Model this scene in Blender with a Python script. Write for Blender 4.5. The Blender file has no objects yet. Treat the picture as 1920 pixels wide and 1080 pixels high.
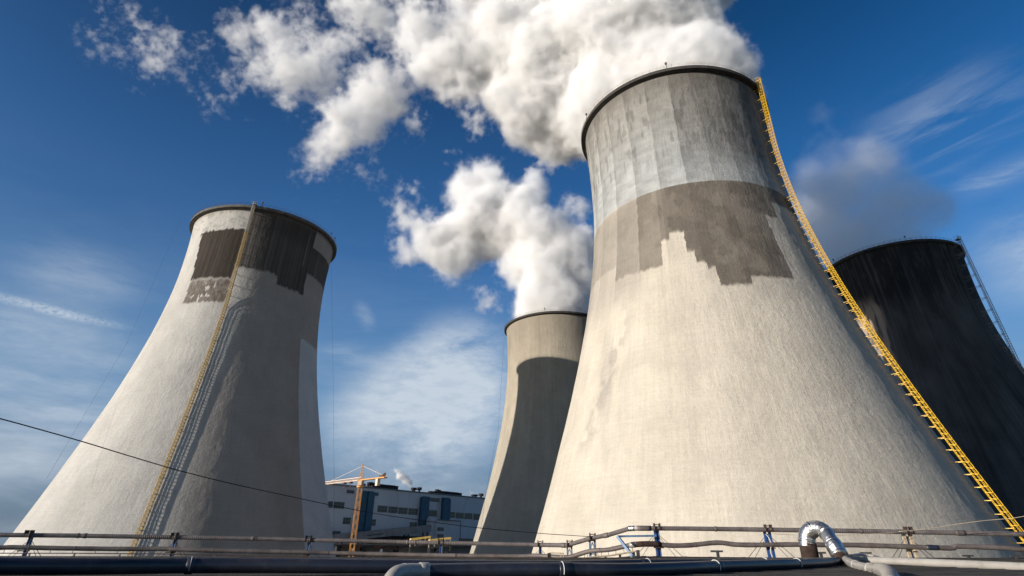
import bpy, math, random
import numpy as np

# ------------------------------------------------------------------ camera, sky, sun, exposure
C = bpy.context.scene
col = C.collection
R = math.radians
FPX, PITCH, ROLL, CYO, HC = 1028.238, 0.530604, -0.0046846, -116.31, 14.4957   # focal length in px of a 1920 wide frame
cam_d = bpy.data.cameras.new("camera"); cam = bpy.data.objects.new("camera", cam_d); col.objects.link(cam)
cam_d.sensor_width = 36.0; cam_d.lens = FPX * 36.0 / 1920.0
cam_d.shift_y = CYO / 1920.0; cam_d.clip_start = 0.2; cam_d.clip_end = 20000.0
cam.location = (0, 0, HC)
from mathutils import Matrix, Vector
cam.matrix_world = Matrix.Translation((0, 0, HC)) @ Matrix.Rotation(R(90) + PITCH, 4, 'X') @ Matrix.Rotation(-ROLL, 4, 'Z')
C.camera = cam

SUN_AZ, SUN_EL = R(62.0), R(12.0)           # the light travels towards +x +y
to_sun = Vector((-math.sin(SUN_AZ) * math.cos(SUN_EL), -math.cos(SUN_AZ) * math.cos(SUN_EL), math.sin(SUN_EL)))
sun_d = bpy.data.lights.new("sun", 'SUN'); sun = bpy.data.objects.new("sun", sun_d); col.objects.link(sun)
sun_d.energy = 5.0; sun_d.angle = R(0.55); sun_d.color = (1.0, 0.92, 0.82)
sun.rotation_euler = to_sun.to_track_quat('Z', 'Y').to_euler()

C.view_settings.view_transform = 'Standard'; C.view_settings.look = 'None'
C.view_settings.exposure = 0.30; C.view_settings.gamma = 1.0; C.view_settings.use_curve_mapping = False
C.cycles.max_bounces = 10; C.cycles.diffuse_bounces = 3; C.cycles.glossy_bounces = 3
C.cycles.volume_bounces = 8; C.cycles.transparent_max_bounces = 12
C.cycles.use_denoising = True
try: C.cycles.denoiser = 'OPENIMAGEDENOISE'
except Exception: pass
C.cycles.volume_max_steps = 512
C.cycles.use_adaptive_sampling = True; C.cycles.adaptive_threshold = 0.02


def ray(u, v):
    A = (u - 960) / FPX; B = -(v - 540 - CYO) / FPX
    cr, sr = math.cos(ROLL), math.sin(ROLL)
    a = A * cr - B * sr; b = A * sr + B * cr
    c, s = math.cos(PITCH), math.sin(PITCH)
    return Vector((a, c - b * s, s + b * c))


def at(u, v, y):
    d = ray(u, v)
    return Vector((0, 0, HC)) + d * (y / d.y)


def azel(u, v):
    d = ray(u, v).normalized()
    return math.degrees(math.atan2(d.x, d.y)), math.degrees(math.asin(d.z))


# ------------------------------------------------------------------ node helpers
class NT:
    def __init__(self, tree): self.t = tree; self.n = tree.nodes; self.l = tree.links
    def new(self, ty, **k):
        n = self.n.new(ty)
        for a, b in k.items(): setattr(n, a, b)
        return n
    def put(self, sock, v):
        if v is None: return
        if hasattr(v, 'is_output') or isinstance(v, bpy.types.NodeSocket): self.l.new(v, sock)
        else: sock.default_value = v
    def math(self, op, a, b=None, c=None, clamp=False):
        n = self.new('ShaderNodeMath', operation=op); n.use_clamp = clamp
        self.put(n.inputs[0], a); self.put(n.inputs[1], b); self.put(n.inputs[2], c)
        return n.outputs[0]
    def mapr(self, v, a, b, c=0.0, d=1.0, smooth=True):
        n = self.new('ShaderNodeMapRange'); n.interpolation_type = 'SMOOTHSTEP' if smooth else 'LINEAR'
        for i, x in enumerate((v, a, b, c, d)): self.put(n.inputs[i], x)
        return n.outputs[0]
    def noise(self, vec, scale, detail=4, rough=.5, dist=0.0):
        n = self.new('ShaderNodeTexNoise'); self.put(n.inputs['Vector'], vec)
        n.inputs['Scale'].default_value = scale; n.inputs['Detail'].default_value = detail
        n.inputs['Roughness'].default_value = rough; n.inputs['Distortion'].default_value = dist
        return n.outputs[0]
    def mapping(self, vec, loc=(0, 0, 0), rot=(0, 0, 0), scale=(1, 1, 1)):
        n = self.new('ShaderNodeMapping'); self.put(n.inputs[0], vec)
        n.inputs[1].default_value = loc; n.inputs[2].default_value = rot; n.inputs[3].default_value = scale
        return n.outputs[0]
    def mix(self, f, a, b, mode='MIX'):
        n = self.new('ShaderNodeMix', data_type='RGBA', blend_type=mode)
        self.put(n.inputs[0], f)
        for s, x in ((n.inputs[6], a), (n.inputs[7], b)):
            if isinstance(x, tuple) and len(x) == 3: x = (*x, 1)
            self.put(s, x)
        return n.outputs[2]


# ------------------------------------------------------------------ world: sky with high thin cloud
W = bpy.data.worlds.new("World"); C.world = W; W.use_nodes = True
t = NT(W.node_tree); t.n.clear()
sky = t.new('ShaderNodeTexSky', sky_type='NISHITA'); sky.sun_disc = False
sky.sun_elevation = SUN_EL; sky.sun_rotation = math.atan2(to_sun.x, to_sun.y)
sky.altitude = 200; sky.air_density = 1.0; sky.dust_density = 0.6; sky.ozone_density = 3.0
tc = t.new('ShaderNodeTexCoord'); sx = t.new('ShaderNodeSeparateXYZ'); t.l.new(tc.outputs['Generated'], sx.inputs[0])
az = t.math('MULTIPLY', t.math('ARCTAN2', sx.outputs[0], sx.outputs[1]), 180 / math.pi)
el = t.math('MULTIPLY', t.math('ARCSINE', sx.outputs[2]), 180 / math.pi)
cb = t.new('ShaderNodeCombineXYZ'); t.put(cb.inputs[0], az); t.put(cb.inputs[1], el); AE = cb.outputs[0]


def streak(rot, sc, stretch, lo, hi, seed, detail=8, rough=.6, dist=1.2):
    v = t.mapping(AE, loc=(seed, seed * .7, seed * .3), rot=(0, 0, R(rot)), scale=(sc / stretch, sc, 1))
    return t.mapr(t.noise(v, 1.0, detail, rough, dist), lo, hi)


def blob(u0, v0, u1, v1, wid, edge=0.25):
    """soft elongated patch of sky between two directions, half width in degrees"""
    a0, e0 = azel(u0, v0); a1, e1 = azel(u1, v1)
    cx, cy = (a0 + a1) / 2, (e0 + e1) / 2; L = math.hypot(a1 - a0, e1 - e0) / 2 + wid * .5; an = math.atan2(e1 - e0, a1 - a0)
    n = t.new('ShaderNodeVectorMath', operation='SUBTRACT'); t.put(n.inputs[0], AE); n.inputs[1].default_value = (cx, cy, 0)
    m = t.mapping(n.outputs[0], rot=(0, 0, -an))
    m = t.mapping(m, scale=(1 / L, 1 / wid, 1))
    ln = t.new('ShaderNodeVectorMath', operation='LENGTH'); t.put(ln.inputs[0], m)
    return t.mapr(ln.outputs['Value'], edge, 1.0, 1.0, 0.0)


def mul(*a):
    r = a[0]
    for x in a[1:]: r = t.math('MULTIPLY', r, x)
    return r


soft = streak(-12, .11, 2.6, .36, .70, 3.0, dist=.5)
hor = streak(-3, .22, 4.5, .36, .66, 11.0, dist=.6)
fib = streak(38, .30, 6.0, .40, .68, 23.0)
puff = streak(-8, .20, 2.0, .30, .58, 31.0, rough=.66, dist=.35)
cover = []
cover.append(mul(blob(650, 820, 960, 710, 8.5, .25), t.math('ADD', mul(puff, .85), mul(soft, .45)), 1.0))
cover.append(mul(blob(700, 750, 960, 715, 6.0, .0), t.math('ADD', mul(soft, .5), mul(hor, .5), clamp=True), .75))
cover.append(mul(blob(600, 790, 960, 770, 4.5, .0), t.math('ADD', mul(hor, .55), .3), .95))
cover.append(mul(blob(760, 700, 940, 650, 6.0, .1), t.math('ADD', puff, .15, clamp=True), .8))
cover.append(mul(blob(560, 660, 760, 690, 2.4, .0), fib, .25))
cover.append(mul(blob(0, 480, 290, 545, 3.2, .05), t.math('ADD', soft, mul(hor, .4)), .42))
cover.append(mul(blob(-200, 700, 260, 760, 8.5, .2), t.math('ADD', mul(hor, .7), mul(soft, .55)), .62))
cover.append(mul(blob(-200, 865, 200, 875, 2.2, .1), .50))
cover.append(mul(blob(-200, 930, 200, 960, 3.4, .1), hor, .20))
cover.append(mul(blob(590, 900, 940, 900, 5.5, .0), t.math('ADD', mul(hor, .7), .12), .45))
cover.append(mul(blob(-120, 535, 275, 629, .55, .0), t.mapr(t.noise(AE, 3.2, 5, .6, .3), .25, .6), .72))
cover.append(mul(blob(1765, 372, 1990, 262, 1.7, .0), t.math('ADD', mul(fib, .75), .2), .62))
cover.append(mul(blob(1600, 330, 1930, 130, 6.0, .0), fib, .34))
cover.append(mul(blob(1840, 500, 2100, 440, 5.0, .0), t.math('ADD', mul(puff, .8), mul(fib, .3)), .6))
cover.append(mul(blob(670, 570, 700, 620, 1.3, .0), puff, .4))
far = mul(t.mapr(el, 0.0, 34.0, .18, 0.0), t.math('ADD', mul(hor, .75), .25))
cover.append(far)
keep = None
for c_ in cover:
    k = t.math('SUBTRACT', 1.0, c_, clamp=True)
    keep = k if keep is None else t.math('MULTIPLY', keep, k)
cov = t.math('SUBTRACT', 1.0, keep, clamp=True)
hs = t.new('ShaderNodeHueSaturation'); t.l.new(sky.outputs[0], hs.inputs['Color'])
hs.inputs['Hue'].default_value = 0.508
t.put(hs.inputs['Saturation'], t.math('ADD', t.mapr(el, 15, 55, 1.22, 1.24), t.mapr(az, -20, 50, 0.0, .05)))
t.put(hs.inputs['Value'], mul(t.mapr(el, 26, 54, 1.26, .76), mul(t.mapr(az, -10, 50, 1.0, .90), t.mapr(az, -52, -14, .80, 1.0))))
low = t.mix(t.mapr(el, 0, 12), (1.00, 1.50, 2.20), (1.05, 2.15, 3.75))
front = t.mapr(t.math('ABSOLUTE', az), 62, 95, 1.0, 0.0)
skc = t.mix(mul(t.mapr(el, 5, 27, .93, 0.0), front), hs.outputs[0], low)
cov = mul(cov, t.mapr(t.noise(t.mapping(AE, rot=(0, 0, R(-6)), scale=(.5, 1.7, 1)), .8, 6, .65), .3, .7, .84, 1.12))
fin = t.mix(cov, skc, (4.5, 5.15, 5.9))
bg = t.new('ShaderNodeBackground'); t.put(bg.inputs[0], fin); bg.inputs[1].default_value = 0.10
wo = t.new('ShaderNodeOutputWorld'); t.l.new(bg.outputs[0], wo.inputs[0])
W.cycles.sampling_method = 'MANUAL'; W.cycles.sample_map_resolution = 512


# ------------------------------------------------------------------ materials
def mat(name, color, rough=.7, metal=0.0, var=.15, vscale=3.0, bump=0.0, bscale=20.0, spec=.4, stretch=(1, 1, 1), dirt=None, dirt_amt=.5, dscale=1.5):
    m = bpy.data.materials.new(name); m.use_nodes = True; q = NT(m.node_tree); q.n.clear()
    b = q.new('ShaderNodeBsdfPrincipled'); o = q.new('ShaderNodeOutputMaterial'); q.l.new(b.outputs[0], o.inputs[0])
    co = q.new('ShaderNodeTexCoord').outputs['Object']
    co = q.mapping(co, scale=stretch)
    n1 = q.noise(co, vscale, 5, .6)
    dark = tuple(c * (1 - var) for c in color); lite = tuple(min(1, c * (1 + var)) for c in color)
    c = q.mix(q.mapr(n1, .3, .7), dark, lite)
    if dirt:
        c = q.mix(mul2(q, q.mapr(q.noise(co, dscale, 6, .65), .5, .72), dirt_amt), c, dirt)
    q.put(b.inputs['Base Color'], c); b.inputs['Roughness'].default_value = rough; b.inputs['Metallic'].default_value = metal
    b.inputs['Specular IOR Level'].default_value = spec
    if bump:
        bp = q.new('ShaderNodeBump'); bp.inputs['Distance'].default_value = bump; bp.inputs['Strength'].default_value = 1
        q.put(bp.inputs['Height'], q.noise(co, bscale, 4, .6)); q.l.new(bp.outputs[0], b.inputs['Normal'])
    return m


def mul2(q, a, b): return q.math('MULTIPLY', a, b)


def concrete(name, bump_m=.10, warm=1.0):
    m = bpy.data.materials.new(name); m.use_nodes = True; q = NT(m.node_tree); q.n.clear()
    b = q.new('ShaderNodeBsdfPrincipled'); o = q.new('ShaderNodeOutputMaterial'); q.l.new(b.outputs[0], o.inputs[0])
    at_ = q.new('ShaderNodeAttribute'); at_.attribute_name = 'paint'
    uv = q.new('ShaderNodeUVMap'); uv.uv_map = 'shell'
    U = uv.outputs[0]                                    # metres round the shell, metres up
    hz = q.noise(q.mapping(U, scale=(.22, 1.5, 1)), 1.0, 6, .65)      # board marks, level
    hf = q.noise(q.mapping(U, scale=(.9, 4.5, 1)), 1.0, 5, .7)
    vt = q.noise(q.mapping(U, scale=(1.7, .10, 1)), 1.0, 5, .65)      # runs down the shell
    vf = q.noise(q.mapping(U, scale=(5.0, .35, 1)), 1.0, 4, .6)
    bl = q.noise(U, .12, 5, .6, .4)
    sp = q.noise(U, 2.3, 3, .7)
    f = q.mapr(hz, .28, .72, .96, 1.04)
    f = mul2(q, f, q.mapr(hf, .28, .72, .96, 1.04))
    f = mul2(q, f, q.mapr(vt, .28, .72, .955, 1.04))
    f = mul2(q, f, q.mapr(bl, .3, .7, .93, 1.06))
    f = mul2(q, f, q.mapr(sp, .60, .72, 1.0, .84))
    sv = q.new('ShaderNodeSeparateXYZ'); q.put(sv.inputs[0], U)
    lift = q.math('ABSOLUTE', q.math('SUBTRACT', q.math('FRACT', q.math('DIVIDE', sv.outputs[1], 1.7)), .5))
    ribl = q.math('ABSOLUTE', q.math('SUBTRACT', q.math('FRACT', q.math('DIVIDE', q.math('ADD', sv.outputs[0], 16.249), 3.062)), .5))
    f = mul2(q, f, q.math('SUBTRACT', 1.0, mul2(q, q.mapr(lift, .44, .5), q.mapr(hz, .35, .65, .0, .10))))
    f = mul2(q, f, q.math('SUBTRACT', 1.0, mul2(q, q.mapr(ribl, .465, .5), q.mapr(vt, .35, .65, .01, .08))))
    mm = q.new('ShaderNodeVectorMath', operation='SCALE'); q.l.new(at_.outputs['Color'], mm.inputs[0]); q.put(mm.inputs[3], f)
    q.l.new(mm.outputs[0], b.inputs['Base Color'])
    b.inputs['Roughness'].default_value = .93; b.inputs['Specular IOR Level'].default_value = .15
    h = q.math('ADD', q.math('MULTIPLY', hz, .34), q.math('MULTIPLY', hf, .34))
    h = q.math('ADD', h, q.math('MULTIPLY', vt, .32)); h = q.math('ADD', h, q.math('MULTIPLY', vf, .17))
    h = q.math('ADD', h, q.math('MULTIPLY', bl, .7))
    h = q.math('ADD', h, q.math('MULTIPLY', q.noise(U, 1.1, 6, .7), .8))
    bp = q.new('ShaderNodeBump'); bp.inputs['Distance'].default_value = bump_m; bp.inputs['Strength'].default_value = 1
    q.put(bp.inputs['Height'], h); q.l.new(bp.outputs[0], b.inputs['Normal'])
    return m


M = {}
M['concrete'] = concrete('weathered_concrete', .22)
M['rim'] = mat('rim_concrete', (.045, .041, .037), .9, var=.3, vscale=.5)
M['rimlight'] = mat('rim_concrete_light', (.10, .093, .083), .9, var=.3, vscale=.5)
M['galv'] = mat('galvanised_steel', (.30, .30, .29), .5, .6, var=.2)
M['yellow'] = mat('yellow_paint', (.86, .52, .035), .45, 0, var=.12, dirt=(.30, .14, .03), dirt_amt=.4)
M['oldyellow'] = mat('faded_yellow_paint', (.38, .265, .10), .6, 0, var=.25, dirt=(.22, .13, .06), dirt_amt=.6)
M['darksteel'] = mat('dark_steel', (.07, .065, .065), .6, .3, var=.3)
M['greysteel'] = mat('grey_steel', (.36, .32, .31), .6, .3, var=.3)
M['black'] = mat('black_rubber', (.015, .015, .016), .6)
M['pvc'] = mat('dark_blue_pvc_pipe', (.018, .021, .034), .38, 0, var=.25, vscale=1.2, spec=.5, dirt=(.09, .08, .07), dirt_amt=.35, bump=.002, bscale=4)
M['greypvc'] = mat('grey_pvc_pipe', (.33, .31, .28), .35, 0, var=.08, vscale=2, spec=.5, dirt=(.16, .14, .12), dirt_amt=.4, bump=.001, bscale=8)
M['lagging'] = mat('ribbed_lagging', (.13, .11, .105), .65, .1, var=.22, vscale=1.5, dirt=(.065, .05, .045), dirt_amt=.6, dscale=.5)
M['lagging2'] = mat('smooth_lagging', (.12, .10, .092), .6, .1, var=.3, vscale=.8, dirt=(.07, .03, .022), dirt_amt=.7, dscale=.35)
M['rust'] = mat('rusty_steel', (.038, .022, .017), .9, .1, var=.4, vscale=4, bump=.004, bscale=20)
M['blue'] = mat('blue_painted_steel', (.02, .075, .24), .5, 0, var=.25, vscale=2, dirt=(.10, .05, .035), dirt_amt=.5)
M['paleblue'] = mat('pale_blue_painted_steel', (.11, .20, .32), .5, 0, var=.25, vscale=2, dirt=(.2, .17, .14), dirt_amt=.4)
M['cream'] = mat('cream_painted_steel', (.46, .38, .27), .5, 0, var=.2, dirt=(.16, .07, .03), dirt_amt=.6)
M['white'] = mat('white_plastic', (.75, .74, .70), .5)
M['foil'] = mat('crumpled_aluminium_foil', (.60, .585, .56), .36, 1.0, var=.12, vscale=3, bump=.035, bscale=6, dirt=(.35, .33, .31), dirt_amt=.5)
M['roof'] = mat('bitumen_roofing', (.050, .045, .040), .9, 0, var=.5, vscale=1.3, bump=.012, bscale=9, stretch=(.35, 2.2, 1), dirt=(.11, .09, .08), dirt_amt=.5)
M['flash'] = mat('brown_flashing', (.085, .065, .055), .6, .2, var=.3, vscale=1.0, dirt=(.06, .025, .018), dirt_amt=.7)
M['ground'] = mat('cinder_ground', (.10, .09, .075), .95, 0, var=.4, vscale=.05, bump=.05, bscale=.8, dirt=(.05, .07, .03), dirt_amt=.8, dscale=.02)
M['clad'] = mat('white_cladding', (.50, .51, .53), .7, 0, var=.07, vscale=.06, stretch=(1, 1, .35), dirt=(.25, .25, .26), dirt_amt=.5, dscale=.12)
M['clad2'] = mat('pale_annex_cladding', (.46, .47, .49), .7, 0, var=.07, vscale=.06)
M['glass'] = mat('dark_window_glass', (.030, .033, .038), .25, 0, var=.4, vscale=.4)
M['mullion'] = mat('window_frame_grey', (.13, .135, .14), .6)
M['duct'] = mat('blue_duct_cladding', (.028, .085, .135), .6, .1, var=.15, vscale=.3)
M['dark'] = mat('dark_plant', (.025, .024, .026), .8, 0, var=.3)
M['brown'] = mat('brown_truss', (.11, .06, .045), .8, 0, var=.3)
M['crane'] = mat('crane_yellow_orange', (.60, .29, .075), .5, 0, var=.15, vscale=.6, dirt=(.35, .15, .05), dirt_amt=.5)
M['craneb'] = mat('crane_pale', (.70, .55, .42), .6, 0, var=.15)
M['plankyellow'] = mat('yellow_rail_paint', (.78, .56, .12), .5, 0, var=.15)


# ------------------------------------------------------------------ mesh helpers
class MB:
    def __init__(self): self.v = []; self.f = []
    def add(self, vs, fs):
        o = len(self.v); self.v += [tuple(x) for x in vs]; self.f += [tuple(i + o for i in q) for q in fs]
    def box(self, c, s, rz=0.0):
        cx, cy, cz = c; a, b, h = s[0] / 2, s[1] / 2, s[2] / 2; co, si = math.cos(rz), math.sin(rz)
        vs = [(cx + x * a * co - y * b * si, cy + x * a * si + y * b * co, cz + z * h) for z in (-1, 1) for x, y in ((-1, -1), (1, -1), (1, 1), (-1, 1))]
        self.add(vs, [(3, 2, 1, 0), (4, 5, 6, 7), (0, 1, 5, 4), (1, 2, 6, 5), (2, 3, 7, 6), (3, 0, 4, 7)])
    def bar(self, a, b, w, h=None, n=4):
        """straight prism from a to b"""
        self.tube([a, b], w * (.7071 if n == 4 else .5) , n, twist=math.pi / 4 if n == 4 else 0)
    def tube(self, pts, r, n=10, caps=True, twist=0.0):
        P = [Vector(p) for p in pts]; rs = r if isinstance(r, (list, tuple, np.ndarray)) else [r] * len(P)
        vs = []; up = None
        for i, p in enumerate(P):
            d = (P[min(i + 1, len(P) - 1)] - P[max(i - 1, 0)]).normalized()
            if up is None:
                up = Vector((0, 0, 1)) if abs(d.z) < .9 else Vector((1, 0, 0))
            x = d.cross(up).normalized(); y = x.cross(d).normalized(); up = y
            for k in range(n):
                a = 2 * math.pi * k / n + twist
                vs.append(p + (x * math.cos(a) + y * math.sin(a)) * rs[i])
        fs = [(i * n + k, i * n + (k + 1) % n, (i + 1) * n + (k + 1) % n, (i + 1) * n + k) for i in range(len(P) - 1) for k in range(n)]
        if caps: fs += [tuple(reversed(range(n))), tuple((len(P) - 1) * n + k for k in range(n))]
        self.add(vs, fs)
    def lathe(self, c, prof, n=24, a0=0.0, a1=2 * math.pi, wrap=True):
        m = len(prof); vs = []
        cnt = n if wrap else n + 1
        for k in range(cnt):
            a = a0 + (a1 - a0) * k / n
            for r, z in prof: vs.append((c[0] + r * math.cos(a), c[1] + r * math.sin(a), c[2] + z))
        fs = []
        for k in range(n):
            k2 = (k + 1) % cnt
            for j in range(m - 1): fs.append((k * m + j, k2 * m + j, k2 * m + j + 1, k * m + j + 1))
        self.add(vs, fs)
    def build(self, name, m, parent=None, smooth=False, label=None):
        me = bpy.data.meshes.new(name); me.from_pydata(self.v, [], self.f); me.materials.append(m)
        if smooth: me.polygons.foreach_set('use_smooth', [True] * len(me.polygons))
        me.update()
        o = bpy.data.objects.new(name, me); col.objects.link(o)
        if parent is not None: o.parent = parent; o.matrix_parent_inverse = parent.matrix_world.inverted() if False else Matrix.Translation(-Vector(parent.location))
        if label: o['label'] = label
        return o


def thing(name, label, cat, loc=(0, 0, 0), group=None):
    o = bpy.data.objects.new(name, None); o.empty_display_size = .5; col.objects.link(o); o.location = loc
    o['label'] = label; o['category'] = cat
    if group: o['group'] = group
    return o


def tag(o, label, cat, group=None, kind=None):
    if label: o['label'] = label
    if cat: o['category'] = cat
    if group: o['group'] = group
    if kind: o['kind'] = kind
    return o


def smoothpath(pts, n=6):
    """Catmull-Rom through points"""
    P = [Vector(p) for p in pts]; P = [P[0] * 2 - P[1]] + P + [P[-1] * 2 - P[-2]]; out = []
    for i in range(1, len(P) - 2):
        for k in range(n):
            s = k / n
            out.append(.5 * ((2 * P[i]) + (-P[i - 1] + P[i + 1]) * s + (2 * P[i - 1] - 5 * P[i] + 4 * P[i + 1] - P[i + 2]) * s * s + (-P[i - 1] + 3 * P[i] - 3 * P[i + 1] + P[i + 2]) * s ** 3))
    out.append(P[-2]); return out


# numpy value noise
def vnoise(p, seed=0):
    p = np.asarray(p, dtype=np.float64); i = np.floor(p).astype(np.int64); f = p - i; f = f * f * (3 - 2 * f)
    def h(x, y, z):
        n = (x * 374761393 + y * 668265263 + z * 2147483647 + seed * 974634777) & 0xffffffff
        n = ((n ^ (n >> 13)) * 1274126177) & 0xffffffff; n = ((n ^ (n >> 16)) * 2246822519) & 0xffffffff
        return ((n ^ (n >> 15)) & 0xffffff) / float(0xffffff)
    r = 0
    for a in (0, 1):
        for b in (0, 1):
            for c in (0, 1):
                w = (f[:, 0] if a else 1 - f[:, 0]) * (f[:, 1] if b else 1 - f[:, 1]) * (f[:, 2] if c else 1 - f[:, 2])
                r = r + w * h(i[:, 0] + a, i[:, 1] + b, i[:, 2] + c)
    return r


def fbm(p, o=4, seed=0, g=.5):
    r = 0; a = 1.0; s = 0
    for k in range(o):
        r = r + a * vnoise(p * 2.0 ** k + 17.3 * k, seed + k); s += a; a *= g
    return r / s


# ------------------------------------------------------------------ ground
mb = MB(); g = 6000; mb.add([(-g, -g, 0), (g, -g, 0), (g, g, 0), (-g, g, 0)], [(0, 1, 2, 3)])
tag(mb.build('ground', M['ground']), None, None, kind='structure')

# ------------------------------------------------------------------ cooling towers
TW = {1: (-108.551, 212.644, (27.727, 110.788, 68.64, 78.135), 130.615, 1.464),
      2: (51.833, 138.733, (27.177, 106.545, 65.587, 101.281), 130.945, 1.324),
      3: (27.175, 322.706, (29.284, 110.594, 76.6, 69.38), 129.7, 1.205),
      4: (181.0, 237.0, (27.57, 106.1, 59.6, 85.5), 130.5, .934)}


def rad(z, S):
    Rt, zt, b, bu = S
    return Rt * np.sqrt(1 + ((z - zt) / np.where(z < zt, b, bu)) ** 2)


def sm(x, a, b):
    t_ = np.clip((x - a) / (b - a), 0, 1); return t_ * t_ * (3 - 2 * t_)


def box_mask(s, z, s0, s1, z0, z1, e=.35, ez=.35):
    return sm(s, s0 - e, s0 + e) * (1 - sm(s, s1 - e, s1 + e)) * sm(z, z0 - ez, z0 + ez) * (1 - sm(z, z1 - ez, z1 + ez))


def lay(c, mask, colr):
    m_ = np.clip(mask, 0, 1)[:, None]; return c * (1 - m_) + np.array(colr)[None, :] * m_


def streaks(s, z, seed, fs=1.2, fz=.02, o=4):
    return fbm(np.stack([s * fs, z * fz, s * 0], 1), o, seed)


def paint1(s, z):
    N = np.stack([s * .35, z * .35, s * 0], 1)
    js = (fbm(N * 2, 3, 5) - .5) * 1.6; jz = (fbm(N * 1.7, 3, 9) - .5) * 1.6
    S_, Z_ = s + js, z + jz
    n = fbm(np.stack([s * .12, z * .08, s * 0], 1), 4, 1)
    c = np.array([.43, .415, .385])[None, :] * (0.86 + .28 * n)[:, None]
    brown = sm(s, -14, 2) * (1 - .0 * s)
    c = lay(c, brown * (.8 + .4 * (n - .5)), (.245, .215, .185))
    # pale coat on the right below, and under the rim
    c = lay(c, box_mask(S_ * 0 + s, Z_, 43.2, 400, -5, 83, .25), (.42, .43, .44))
    st = streaks(s, z, 31)
    # dark band
    top = 129.9
    low = np.where(S_ < 12, 105.0, np.where(S_ < 14.6, 104.0, np.where(S_ < 39.8, 100.6 + (S_ - 15) * .0, 110.2)))
    dk = sm(S_, -17.3, -16.6) * sm(Z_, low - .6, low + .6) * sm(-s, -170, -165)
    dk = dk * (1 - box_mask(S_ - js, Z_ - jz * .5, 39.6, 200, 121.9, 140, .25, .3))
    c = lay(c, dk * (.78 + .45 * (st - .3)), (.050, .042, .037))
    c = lay(c, dk * sm(s, -17, -5) * sm(Z_, 118, 124) * .5, (.035, .031, .028))
    c = lay(c, box_mask(s, z, 33.5, 34.4, 112, 127, .3, 2) * .6, (.25, .22, .2))
    # left dark square and the half-cleaned brown one beneath it
    le = -57.5 + (121 - Z_) * .42
    le2 = np.floor(Z_ / 5.0) * 5
    le = -57.5 + (121 - le2) * .30
    sq = sm(S_, le - .4, le + .4) * (1 - sm(S_, -17.6, -16.8)) * sm(Z_, 99.6, 100.6) * (1 - sm(Z_, 120.6, 121.2))
    c = lay(c, sq * (.97 + .12 * (st - .5)), (.032, .024, .019))
    mid = sm(S_, le - .4, le + .4) * (1 - sm(S_, -16.9, -16.2)) * sm(Z_, 89.8, 90.5) * (1 - sm(Z_, 98.5, 101))
    c = lay(c, mid * (.85 + .5 * (fbm(N * 3, 3, 77) - .5)), (.105, .082, .067))
    blots = sm(fbm(np.stack([s * .55, z * .55, s * 0], 1), 2, 40), .66, .72)
    c = lay(c, blots * box_mask(s, z, -44, -26, 84, 98, 3, 3), (.5, .48, .45))
    # mortar smear rings near the top, left
    ring = (z > 121.2) & (s < -16)
    mot = fbm(np.stack([s * .25, z * 1.1, s * 0], 1), 4, 55)
    c = lay(c, ring * sm(mot, .52, .66) * .55, (.24, .235, .22))
    c = lay(c, sm(z, 127.5, 130.3) * .55, (.14, .13, .12))
    return c


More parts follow.
